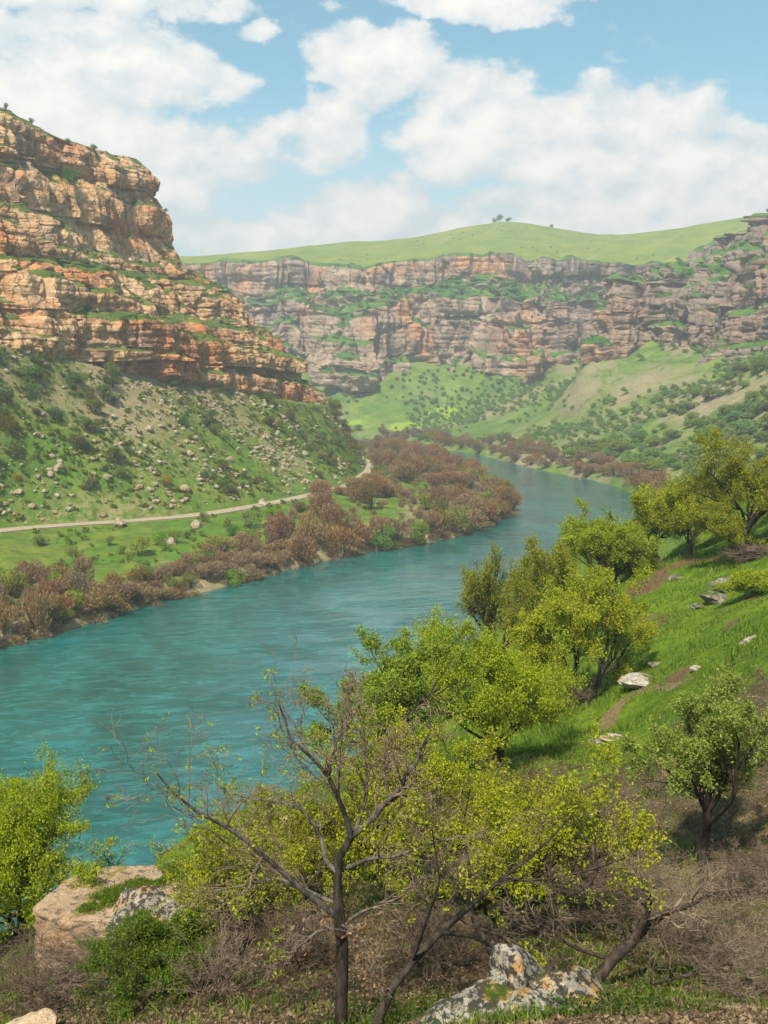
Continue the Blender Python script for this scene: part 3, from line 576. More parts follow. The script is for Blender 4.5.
def bush_mesh(seed, N, size, asp, lobes=7, twiggy=False, stemcol=True):
    """unit shrub, about 1 m tall and wide: lumps of small faces over forked stems"""
    rng = np.random.default_rng(seed); pts = []
    for k in range(lobes):
        an = rng.uniform(0, 6.28); rr = .30 * math.sqrt(rng.random()); r = rng.uniform(.17, .27)
        c = np.array([rr * math.cos(an), rr * math.sin(an), rng.uniform(.30, .98 - r)])
        pts.append(c + ellipsoid_pts(rng, N // lobes, np.array([r, r, r * rng.uniform(.8, 1.1)])))
    pts = np.concatenate(pts); pts = pts[pts[:, 2] > .02]; n = len(pts)
    if twiggy:
        dr = unit(pts - np.array([0, 0, -.15]) + rng.normal(size=(n, 3)) * .28); b = unit(np.cross(dr, rng.normal(size=(n, 3)))); s = (size * rng.uniform(.6, 1.5, n))[:, None]
        V = np.stack([pts - dr * s, pts + b * s * asp, pts + dr * s, pts - b * s * asp], 1).reshape(-1, 3); Q = np.arange(n * 4).reshape(-1, 4)
    else: V, Q = leaves(rng, pts, size * 2, .0, .2, asp)
    st = np.array([[[0.05 * math.cos(a), .05 * math.sin(a), -.12], [.12 * math.cos(a), .12 * math.sin(a), .22], [.26 * math.cos(a + .3), .26 * math.sin(a + .3), .55]] for a in rng.uniform(0, 6.28, 6)])
    tv, tq = tubes(st, np.full(st.shape[:2], .012), 3)
    mi = np.concatenate([np.zeros(len(Q)), np.ones(len(tq))]); V2, Q2 = join([(V, Q), (tv, tq)])
    return V2, Q2, mi
def protos(name, n, mat, **kw):
    r = []
    for k in range(n):
        V, Q, mi = bush_mesh(seed=kw.get('seed0', 0) + k, N=kw['N'], size=kw['size'], asp=kw['asp'], lobes=kw.get('lobes', 7), twiggy=kw.get('twiggy', False))
        o = mk(name, V, Q, [mat, BARK3], mat_idx=mi); COL.objects.unlink(o); r.append(o)
    return r
def place(rng, proto, P, w, h, label, cat, group):
    o = proto.copy(); COL.objects.link(o); o.location = P; o.rotation_euler = (0, 0, rng.uniform(0, 6.28)); o.scale = (w, w * rng.uniform(.85, 1.15), h)
    return tag(o, label, cat, group)
def shape_rock(seed, sub, cuts=9, rough=.10, squash=(1, 1, 1)):
    rng = np.random.default_rng(seed); bm = bmesh.new(); bmesh.ops.create_icosphere(bm, subdivisions=sub, radius=1.0); bm.verts.ensure_lookup_table()
    V = np.array([v.co[:] for v in bm.verts]); Fc = np.array([[v.index for v in f.verts] for f in bm.faces]); bm.free()
    for k in range(cuts):
        n = unit(rng.normal(size=3)); dd = rng.uniform(.5, .85); x = V @ n; V = V - np.maximum(x - dd, 0)[:, None] * n * .93
    nrm = unit(V); V = V + nrm * (rough * 1.6 * fbm(V, .7, 3, seed) + rough * .7 * (fbm(V, .22, 3, seed + 7)))[:, None]
    if sub > 3: V += nrm * (rough * .35 * fbm(V, .07, 3, seed + 9))[:, None]
    return V * np.asarray(squash), Fc

# ------------------------------------------------------------------ scattering on the far banks and slopes
def proj(P):
    P = np.asarray(P, float); y = P[..., 1] * math.cos(PITCH) - (P[..., 2] - CAMZ) * math.sin(PITCH); z = P[..., 1] * math.sin(PITCH) + (P[..., 2] - CAMZ) * math.cos(PITCH)
    return 384 + F * P[..., 0] / y, 512 - F * z / y
rng = np.random.default_rng(5)
S_RUST = leaf_mat('rust_twigs', (.20, .105, .044), (.31, .172, .072), (.43, .275, .12), .3, .8, .35)
S_MAUVE = leaf_mat('mauve_twigs', (.17, .105, .055), (.27, .175, .09), (.39, .28, .16), .3, .8, .3)
S_GREEN = leaf_mat('scrub_leaves', (.07, .12, .022), (.12, .18, .03), (.22, .27, .05), .3, .6, .9)
S_LIME = leaf_mat('young_willow_leaves', (.12, .20, .010), (.20, .28, .015), (.30, .36, .03), .3, .6, .7)
S_OCHRE = leaf_mat('budding_twigs', (.16, .13, .02), (.25, .20, .035), (.34, .28, .06), .3, .7, .9)
S_FAR = leaf_mat('far_tree_leaves', (.14, .22, .04), (.22, .31, .055), (.32, .40, .08), .5, .6, .6)
rust = protos('bare_shrub', 5, S_RUST, N=2400, size=.040, asp=.22, twiggy=True, seed0=100)
mauve = protos('bare_shrub', 4, S_MAUVE, N=2200, size=.040, asp=.22, twiggy=True, seed0=120)
ochre = protos('budding_shrub', 3, S_OCHRE, N=2200, size=.036, asp=.28, twiggy=True, seed0=140)
green = protos('hillside_shrub', 5, S_GREEN, N=1300, size=.032, asp=.55, seed0=160)
lime = protos('leafy_shrub', 3, S_LIME, N=2200, size=.026, asp=.55, seed0=180)
far = protos('valley_tree', 5, S_FAR, N=900, size=.042, asp=.6, seed0=200, lobes=6)
def pick(G, ok, n, wt=None):
    idx = np.argwhere(ok); w = None if wt is None else wt[ok] / wt[ok].sum()
    k = rng.choice(len(idx), size=min(n, len(idx)), replace=False, p=w); return [G[tuple(i)] for i in idx[k]]
def thin(Ps, sep):
    out = []
    for p in Ps:
        if all((p[0] - q[0]) ** 2 + (p[1] - q[1]) ** 2 > sep * sep for q in out): out.append(p)
    return out
hx, hy = proj(HL); nr = HL.shape[1]; rr = np.repeat(np.arange(nr)[None], HL.shape[0], 0); cell = np.linalg.norm(np.gradient(HL, axis=0), axis=-1) * np.linalg.norm(np.gradient(HL, axis=1), axis=-1)
inview = (hx > -25) & (hx < 520)
# waterline shrubs
zone = inview & (rr >= 9) & (rr <= 96) & (HL[..., 2] > 0.2)
q = (rr - 6) / 90.0
lim = np.interp(hx, [-30, 60, 110, 180, 270, 330, 380, 520], [.38, .34, .20, .16, .50, .97, .98, .98])
edge_ = inview & (rr >= 7) & (rr <= 11) & (HL[..., 2] > -.6)
Pz = thin(pick(HL, edge_, 600), 4.2) + pick(HL, zone & (q < lim), 5000, cell)
Pz = [p for p in Pz if proj(p)[0] > 285]; Pl = thin([p for p in thin(pick(HL, edge_, 600), 4.2) + pick(HL, zone & (q < lim), 5000, cell) if proj(p)[0] <= 285], 3.9)
Pz = thin(Pz, 5.6)[:175] + Pl[:140]
Pz.sort(key=lambda p: p[1])
rdx, rdy = proj(Dc); o_s = np.argsort(rdx); rdx, rdy = rdx[o_s], rdy[o_s]
for p in Pz:
    px, py = proj(p); r = rng.random()
    head = px > 285
    w = rng.uniform(5.6, 9.0) * (1.4 if head else 1.05); h = rng.uniform(4.0, 6.8) * (1.65 if head else (1.4 if px < 110 else .85))
    if px < 376:
        room = (py - np.interp(px, rdx, rdy) - 4) * p[1] / F
        if room < 2.2: continue
        h = min(h, room)
    if r > .90: place(rng, lime[rng.integers(3)], p, w * .8, h * .8, 'green leafy shrub growing among the leafless shrubs of the left bank', 'shrub', 'green shrubs on the left bank')
    elif r < .14: place(rng, ochre[rng.integers(3)], p, w, h, 'yellow-ochre budding shrub among leafless brown shrubs on the left river bank', 'shrub', 'budding shrubs on the left bank')
    elif head: place(rng, (rust if r < .8 else mauve)[rng.integers(4)], p, w, h, 'rust-red leafless shrub on the headland where the river bends', 'shrub', 'rust shrubs on the headland')
    elif px < 130: place(rng, (rust if r < .45 else ochre if r < .6 else mauve)[rng.integers(3)], p, w, h, 'brown leafless shrub in the tall thicket on the left bank', 'shrub', 'thicket shrubs on the left bank')
    else: place(rng, (mauve if r < .7 else rust)[rng.integers(4)], p, w, h, 'low mauve-brown leafless shrub along the waterline below the meadow', 'shrub', 'waterline shrubs below the meadow')
Vu, Qu, ou = [], [], 0
uv = [bush_mesh(280 + k, 420, .075, .20, 5, True)[:2] for k in range(5)]
for p in pick(HL, zone & (q < lim * np.where(hx > 285, 1.0, .9)) & (HL[..., 2] > -.1) & (hx > 270), 800, cell) + pick(HL, zone & (q < lim * .93) & (HL[..., 2] > -.1) & (hx <= 285), 620, cell):
    v, q_ = uv[rng.integers(5)]; w_u = rng.uniform(3.2, 6.0); Vu.append(v * np.array([w_u, w_u, rng.uniform(1.8, 3.9)]) + p - np.array([0, 0, .2])); Qu.append(q_ + ou); ou += len(v)
for p in pick(HL, inview & (rr >= 6) & (rr <= 10), 330, cell):
    v, q_ = uv[rng.integers(5)]; w_u = rng.uniform(3.2, 5.5); Vu.append(v * np.array([w_u, w_u, rng.uniform(1.8, 3.2)]) + p - np.array([0, 0, .2])); Qu.append(q_ + ou); ou += len(v)
tag(mk('bank_undergrowth', np.concatenate(Vu), np.concatenate(Qu), S_MAUVE), 'tangled brown undergrowth filling the thickets along the left bank', 'undergrowth', kind='stuff')
def drop(G, px, py):
    gx, gy = proj(G); k = np.argmin((gx - px) ** 2 + (gy - py) ** 2 + 0.0002 * (G[..., 1] - G[..., 1].min()) ** 0); return G[np.unravel_index(k, gx.shape)]
for (px, py, w, h, lab, pr) in [(380, 553, 9.0, 10.0, 'bright green leafy willow at the water edge of the headland', lime), (438, 512, 8.0, 9.0, 'olive-yellow leafy shrub in the middle of the rust headland thicket', ochre),
      (236, 590, 7, 5.5, 'yellow-green shrub between brown shrubs below the meadow', lime), (60, 625, 6, 5, 'yellow-green leafy shrub inside the brown left bank thicket', ochre), (500, 508, 5, 5, 'small green bush at the outermost tip of the headland', lime)]:
    place(rng, pr[int(px) % 3], drop(HL, px, py), w, h, lab, 'shrub', None)
# meadow and road side bushes
for i, (px, py, w, h, lab) in enumerate([(37, 590, 6, 5.0, 'light green bushy tree left on the meadow above the thicket'), (139, 555, 7, 5.5, 'open branched pale bush in the middle of the bright meadow'), (158, 546, 5, 4.5, 'round green bush beside the open branched meadow bush'),
      (232, 536, 5, 4, 'green bush at the right end of the meadow'), (250, 528, 7, 5.5, 'large light green bush just below the road bend'), (270, 520, 5, 4, 'dark green bush close to the road edge'), (40, 545, 5, 3.6, 'dull green bush below the left stretch of road'),
      (110, 545, 3.5, 3, 'small bush under the road near a tan boulder'), (204, 522, 4, 3.5, 'small green bush standing at the roadside boulder'), (300, 512, 5, 4, 'green bush above the rust thicket below the road'), (75, 562, 5, 4, 'wispy green bush on the left part of the meadow'),
      (185, 570, 6, 4.2, 'grey-green bush at the lower edge of the meadow, below the pale rock pile'), (210, 565, 6, 4.2, 'grey-green bush at the lower right corner of the meadow beside brown shrubs'), (380, 478, 8, 6, 'dark green bush beside the road end at the scree foot'), (345, 478, 5, 3, 'green bush in the bend of the road')]):
    place(rng, (lime if i % 3 else green)[i % 3], drop(HL[:, 6:94], px, py), w, h, lab, 'bush', None)
for p in thin(pick(HL, inview & (rr > 14) & (rr < 60) & (hx < 290) & (q > lim - .05), 400, cell), 7.0)[:34]:
    s = rng.uniform(2.2, 4.2); place(rng, (lime if rng.random() < .5 else green)[rng.integers(3)], p, s * 1.3, s, 'small green bush dotted over the bright meadow below the road', 'bush', 'small bushes on the left meadow')
# shrubs on the scree slope
zone = inview & (rr > 110) & (rr < nr - 12) & (hx < 372)
dn = np.clip(0.20 + 2.4 * fbm(HL, 24, 3, 71), 0.02, 1.4) * cell
Ps = thin(pick(HL, zone, 1300, dn), 1.9)[:290]
for p in Ps:
    px, py = proj(p); up_ = py < 440
    s = (1.3 + 4.2 * rng.random() ** 1.6) * (1.25 if up_ else 1.1); pr = green if rng.random() < .8 else ochre
    place(rng, pr[rng.integers(3)], p, s * 1.25, s, 'green scrub bush on the stony slope ' + ('just under the left cliff' if up_ else 'above the road'), 'bush', 'scrub bushes under the left cliff' if up_ else 'scrub bushes above the road')
Vh, Qh, oh = [], [], 0
hv = [bush_mesh(260 + k, 160, .10, .6, 4)[:2] for k in range(4)]
mz = inview & (rr > 22) & (rr < 92) & (hx < 330)
for p in pick(HL, zone, 5200, dn + .3 * cell) + pick(HL, mz, 900, np.clip(.2 + 2 * fbm(HL, 14, 3, 74), 0, 1.5) * cell):
    v, q_ = hv[rng.integers(4)]; s_ = .35 + 1.5 * rng.random() ** 2; Vh.append(v * np.array([s_ * 1.5, s_ * 1.5, s_]) + p); Qh.append(q_ + oh); oh += len(v)
tag(mk('low_scrub', np.concatenate(Vh), np.concatenate(Qh), S_GREEN), 'low green herbs and scrub between the stones of the left slope', 'scrub', kind='stuff')
# loose stones (nobody could count them) and single boulders
ST = [shape_rock(300 + k, 1, 7, .12) for k in range(5)]
st_mat = boulder_mat('scree_stone', (.30, .235, .155), (.42, .355, .26), (.16, .13, .09), (.36, .23, .13), (.12, .14, .04), .5)
Vs, Fs, o_ = [], [], 0
zone = inview & (rr > 106) & (hx < 380)
dn = np.clip(0.5 + 1.6 * fbm(HL, 20, 3, 72), 0.0, 1.6) * cell
for p in pick(HL, zone, 6500, dn):
    v, f = ST[rng.integers(5)]; s = 0.16 + 1.25 * rng.random() ** 4.0; a = rng.uniform(0, 6.28); c_, s_ = math.cos(a), math.sin(a)
    w = v * np.array([1.25, .95, .7]) * s; w = np.stack([w[:, 0] * c_ - w[:, 1] * s_, w[:, 0] * s_ + w[:, 1] * c_, w[:, 2]], -1) + p + np.array([0, 0, .15 * s])
    Vs.append(w); Fs.append(f + o_); o_ += len(v)
tag(mk('scree_stones', np.concatenate(Vs), np.concatenate(Fs), st_mat), 'loose pale stones strewn over the slope under the left cliff', 'scree', kind='stuff')
rock_p = []
for k in range(5):
    v, f = shape_rock(320 + k, 3, 10, .12, (1.15, .9, .75)); o = mk('boulder', v, f, st_mat); COL.objects.unlink(o); rock_p.append(o)
for px, py, s, lab in [(60, 470, 2.2, 'grey boulder at the left of the pale pair on the stony slope'), (52, 475, 1.5, 'small grey boulder touching the pale boulders on the slope'), (108, 478, 1.6, 'dark boulder right of the pale boulders on the stony slope'), (185, 490, 2.2, 'tan boulder low on the slope above the road'), (190, 455, 1.8, 'pinkish boulder in the middle of the stony slope'),
      (118, 526, 2.4, 'orange boulder standing on the road edge'), (197, 527, 2.2, 'tan boulder below the road beside a small bush'), (170, 545, 2.6, 'pale rock pile on the right of the meadow'), (262, 505, 2.4, 'tan boulder beside the road right of the meadow'), (280, 505, 2.0, 'pale rock below the road bend'), (230, 460, 1.6, 'grey stone block in the upper right scree'),
      (305, 455, 1.8, 'pale block near the right end of the scree'), (150, 430, 1.8, 'brown block under the middle of the left cliff'), (30, 430, 1.7, 'brown block under the left end of the cliff'), (340, 470, 1.6, 'rounded stone just above the road end')]:
    p = drop(HL, px, py); o = rock_p[rng.integers(5)].copy(); COL.objects.link(o); o.location = p + np.array([0, 0, s * .25]); o.scale = (s, s, s); o.rotation_euler = (0, 0, rng.uniform(0, 6)); tag(o, lab, 'boulder')
# bushes on the left cliff ledges and its skyline
cx_, cy_ = proj(CL)
for (px, py, s, lab) in [(72, 183, 6.5, 'big dark green bush in the notch beside the massive orange block'), (94, 150, 3.0, 'lone little tree on the skyline of the left cliff top'), (8, 100, 2.6, 'small bush on the highest skyline at the left edge'), (36, 118, 2.4, 'bush on the left cliff skyline below the highest one'),
      (68, 143, 2.6, 'low bush on the skyline left of the lone little tree'), (172, 206, 2.2, 'small bush on the right edge of the massive block'), (5, 228, 4.5, 'dark bush at the left edge on the upper grass ledge'), (4, 262, 5, 'dark bush below the upper grass ledge at the left edge'), (125, 325, 4, 'dark bush at the left end of the lowest grass ledge'), (205, 318, 4, 'dark bush in the lower right cliff gully'), (140, 322, 3.4, 'dark bush at the right end of the lowest grass ledge'), (304, 385, 3.4, 'dark bush at the right foot of the left cliff'), (155, 402, 4.5, 'dark bush under the orange hollow of the cliff')]:
    p = drop(CL, px, py); place(rng, green[rng.integers(5)], p - np.array([0, 0, .3]), s * 1.2, s, lab, 'bush', None)
ok = (CLs > .62) & (cx_ > -10) & (cx_ < 330)
for p in thin(pick(CL, ok, 500), 5.5)[:70]:
    s = rng.uniform(1.2, 3.0); place(rng, green[rng.integers(5)], p - np.array([0, 0, .2]), s * 1.3, s, 'small green bush growing from a ledge of the left cliff', 'bush', 'ledge bushes on the left cliff')

# far bank thicket and valley trees
vx, vy = proj(VL); nr2 = VL.shape[1]; r2 = np.repeat(np.arange(nr2)[None], VL.shape[0], 0); cell2 = np.linalg.norm(np.gradient(VL, axis=0), axis=-1) * np.linalg.norm(np.gradient(VL, axis=1), axis=-1)
zone = (vx > 300) & (vx < 790) & (r2 >= 7) & (r2 < 28) & (VL[..., 2] > .2)
for p in thin(pick(VL, zone, 2400, cell2), 8.0)[:85]:
    px, py = proj(p); w = rng.uniform(9, 14); h = rng.uniform(5.5, 9.5); r = rng.random()
    if px < 430: place(rng, (mauve if r < .55 else far)[rng.integers(4)], p, w, h, 'hazy brown shrub where the river vanishes behind the left bank', 'shrub', 'shrubs at the far river bend')
    elif r < .12: place(rng, ochre[rng.integers(3)], p, w, h, 'yellowish shrub in the brown thicket along the far right bank', 'shrub', 'yellowish shrubs on the far right bank')
    else: place(rng, (mauve if r < .7 else rust)[rng.integers(4)], p, w, h, 'mauve-brown leafless shrub lining the far right bank', 'shrub', 'brown shrubs on the far right bank')
dens2 = np.clip(0.50 + 2.0 * fbm(VL, 60, 4, 81), .01, 1.4) * cell2
zone = (vx > 330) & (vx < 800) & (r2 >= 24) & (r2 < nr2 - 4) & (vy < 500)
Pv = thin(pick(VL, zone, 2600, dens2), 4.0); Pv.sort(key=lambda p: p[1])
for p in Pv[:280]:
    px, py = proj(p); s = 2.6 + 6.5 * rng.random() ** 1.8
    place(rng, far[rng.integers(5)], p - np.array([0, 0, .3]), s * rng.uniform(1.3, 1.9), s, 'round green tree on the right valley side behind the far bank thicket', 'tree', 'trees on the right valley side')
Vs, Qs, o_ = [], [], 0
fv = [bush_mesh(240 + k, 260, .085, .6, 5)[:2] for k in range(4)]
def far_mass(Ps, smin, smax):
    global o_
    for p in Ps:
        v, q_ = fv[rng.integers(4)]; s = rng.uniform(smin, smax); Vs.append(v * np.array([s * 1.35, s * 1.35, s]) + p - np.array([0, 0, .3])); Qs.append(q_ + o_); o_ += len(v)
far_mass(Pv[280:1500], 1.8, 5.5)
rx, ry = proj(CR); ok = (np.arange(CR.shape[1])[None] < .84 * CR.shape[1]) & (CRs > .45) & (rx > 210) & (rx < 790)
far_mass(thin(pick(CR, ok, 1500, np.clip(.4 + fbm(CR, 60, 3, 83), .02, 2)), 6)[:650], 2.0, 6.0)
far_mass(pick(P2, (np.arange(P2.shape[1])[None] > 2) & (np.arange(P2.shape[1])[None] < 66) & (P2[..., 0] > -300), 260, np.clip(fbm(P2, 60, 3, 85), 0.01, 1)), .6, 2.2)
tag(mk('distant_scrub', np.concatenate(Vs), np.concatenate(Qs), S_FAR), 'scattered green trees and scrub covering the far canyon sides', 'scrub', kind='stuff')
qx, qy = proj(P2)
for px, d, s, lab in [(490, 1352, 7, 'small tree at the left of the clump crowning the far hilltop'), (497, 1350, 9, 'tallest tree of the clump crowning the far hilltop'), (505, 1352, 7.5, 'rounded tree right of the tallest one on the far hilltop'), (546, 1350, 5, 'lone small tree on the plateau right of the hilltop clump')]:
    k = np.argmin((P2[..., 0] - (px - 384) * d / F) ** 2 + (P2[..., 1] - d) ** 2); p = P2[np.unravel_index(k, qx.shape)]
    place(rng, far[rng.integers(5)], p - np.array([0, 0, .4]), s * 1.2, s * 1.3, lab, 'tree', None)

# ------------------------------------------------------------------ trees on the near hillside
tree('yellow_green_tree', 590, 62, 577, 132, 'yellow', 'spreading yellow-green tree with dark forked trunk beside the pale rock on the grass', seed=11, base=592, stems=2, limbs=6, leaf_n=12, leaf_s=.20, spread=.20, trunk_f=.25)
tree('lime_tree', 492, 44, 630, 150, 'lime', 'dense bright lime-green tree in front of the river, left of the spreading tree', seed=12, stems=2, limbs=7, leaf_n=16, leaf_s=.15, spread=.2, trunk_f=.2)
tree('fresh_green_tree', 388, 36, 636, 135, 'fresh', 'fresh green open tree seen above the bare tree against the water', seed=13, limbs=7, leaf_n=14, leaf_s=.14, spread=.14)
tree('olive_tree', 500, 92, 553, 66, 'olive', 'olive-toned open tree standing furthest left against the bright river', seed=114, leaf_n=9, leaf_s=.22, spread=.25, limbs=8, vase=(.5, 1.0))
tree('olive_tree', 556, 84, 545, 84, 'olive', 'olive-green tree between the river and the spreading yellow-green tree', seed=115, leaf_n=12, leaf_s=.22, spread=.25, limbs=8, vase=(.5, 1.0))
tree('light_green_tree', 606, 95, 514, 78, 'lime', 'flat-topped light green tree with two dark stems at the slope edge', seed=16, base=608, leaf_n=9, leaf_s=.23, spread=.25, stems=3, trunk_f=.3)
tree('yellow_tree', 662, 100, 489, 62, 'yellow', 'rounded yellow tree at the slope edge below the far thicket', seed=17, leaf_n=14, leaf_s=.25, spread=.3)
tree('yellow_tree', 697, 97, 490, 56, 'yellow', 'yellow tree with a straight dark trunk above the reddish bare soil', seed=18, base=694, leaf_n=10, leaf_s=.25, spread=.25)
tree('olive_tree', 752, 88, 438, 110, 'olive', 'tall dense olive tree at the right edge above the reddish soil', seed=19, base=746, leaf_n=16, leaf_s=.25, spread=.3, limbs=7)
tree('small_olive_tree', 722, 84, 508, 46, 'olive', 'slim olive tree with a thin trunk in front of the tall olive tree', seed=20, base=747, leaf_n=9, leaf_s=.22, spread=.22)
tree('pale_green_tree', 702, 28, 680, 128, 'pale', 'pale green tree with thick black trunk on the brown slope at right', seed=121, base=711, leaf_n=12, leaf_s=.12, spread=.11, trunk_f=.32, rad=.028, limbs=8, vase=(.25, .9))
tree('leafy_tree', 26, 28, 782, 175, 'lime', 'bright yellow-green tree at the left edge beside the rock ledge', seed=122, base=6, stems=3, leaf_n=12, leaf_s=.10, spread=.12, limbs=7, trunk_f=.16)
tree('sapling', 116, 29, 840, 34, 'fresh', 'thin little sapling on the rock ledge against the water', seed=23, cnt=(4, 3, 3), limbs=4, leaf_n=4, leaf_s=.05, spread=.05, bark=BARK3)
tree('green_bush', 152, 20, 925, 108, 'deep', 'deep green bushy shrub in front of the rock ledge', 'bush', seed=24, stems=3, leaf_n=7, leaf_s=.075, spread=.07, trunk_f=.15)
tree('yellow_bush', 768, 70, 575, 60, 'lime', 'yellow-green bush on the right edge beside the dark rocks', 'bush', seed=25, stems=3, leaf_n=12, leaf_s=.17, spread=.2, trunk_f=.12)
tree('yellow_leaf_tree', 520, 20, 755, 210, 'yellow', 'open yellow-leaved tree above the bare thicket, right of the bare tree', seed=26, base=500, stems=2, leaf_n=7, leaf_s=.10, spread=.09, limbs=5, bark=BARK3)
tree('yellow_leaf_tree', 410, 24, 725, 190, 'yellow', 'yellow-leaved tree standing behind the bare dark tree', seed=27, stems=2, leaf_n=8, leaf_s=.10, spread=.09, limbs=5, bark=BARK3)
tree('young_leaf_bush', 235, 22, 805, 170, 'yellow', 'low yellow-green bush behind the left limbs of the bare tree', 'bush', seed=28, stems=4, leaf_n=4, leaf_s=.09, spread=.08, limbs=4, trunk_f=.12, bark=BARK3)
tree('young_leaf_bush', 330, 26, 790, 160, 'olive', 'olive-leaved bush behind the trunk of the bare tree', 'bush', seed=29, stems=4, leaf_n=5, leaf_s=.09, spread=.08, limbs=4, trunk_f=.12, bark=BARK3)
tree('young_leaf_bush', 470, 32, 770, 170, 'olive', 'olive-leaved bush under the dense lime-green tree', 'bush', seed=30, stems=4, leaf_n=9, leaf_s=.11, spread=.10, limbs=4, trunk_f=.12, bark=BARK3)
def bare(px, d, top, w, label, seed, mat, **kw):
    return tree('bare_bush', px, d, top, w, None, label, 'bush', seed=seed, bark=mat, stems=kw.pop('stems', 5), trunk_f=kw.pop('trunk_f', .2), limbs=kw.pop('limbs', 5), cnt=kw.pop('cnt', (5, 5, 4)), **kw)
TW2 = bark_mat('mauve_twig_bark', (.09, .062, .044), (.18, .125, .088), 5)
bare(655, 20, 868, 200, 'grey-brown leafless thicket spreading under the pale green tree', 41, BARK2, sag=-.05)
bare(735, 17, 905, 150, 'tangled grey leafless bush in the lower right corner', 42, BARK2, sag=-.05)
bare(560, 24, 815, 150, 'brown leafless bush behind the yellow-leaved tree', 43, TW2)
bare(45, 21, 945, 130, 'mauve-grey leafless bush below the rock ledge at the left edge', 44, TW2)
bare(560, 60, 670, 70, 'brown leafless bush at the foot of the spreading yellow-green tree', 45, TW2)
bare(635, 97, 548, 44, 'mauve leafless bush behind the light green tree at the slope edge', 46, TW2)
bare(210, 19, 930, 90, 'thin leafless bush right of the deep green shrub', 47, BARK2, cnt=(4, 4, 4))
bare(755, 82, 545, 60, 'reddish leafless bush under the tall olive tree', 48, TW2)
bare(738, 15.5, 955, 100, 'low sprawling grey leafless bush in front of the lower right thicket', 50, BARK2, sag=-.06)
bare(610, 23, 850, 130, 'grey leafless bush between the yellow-leaved tree and the pale green tree', 51, BARK2, sag=-.04)
bare(755, 24, 850, 110, 'brown leafless bush on the right edge below the dirt path', 52, TW2, sag=-.04)
bare(290, 20, 905, 110, 'brown leafless bush just left of the bare tree trunk', 53, TW2)
bare(100, 22.5, 950, 110, 'mauve leafless bush against the face of the rock ledge', 54, TW2)
bare(430, 18, 900, 120, 'leafless bush behind the lichen-covered rocks', 49, TW2, cnt=(4, 5, 4))

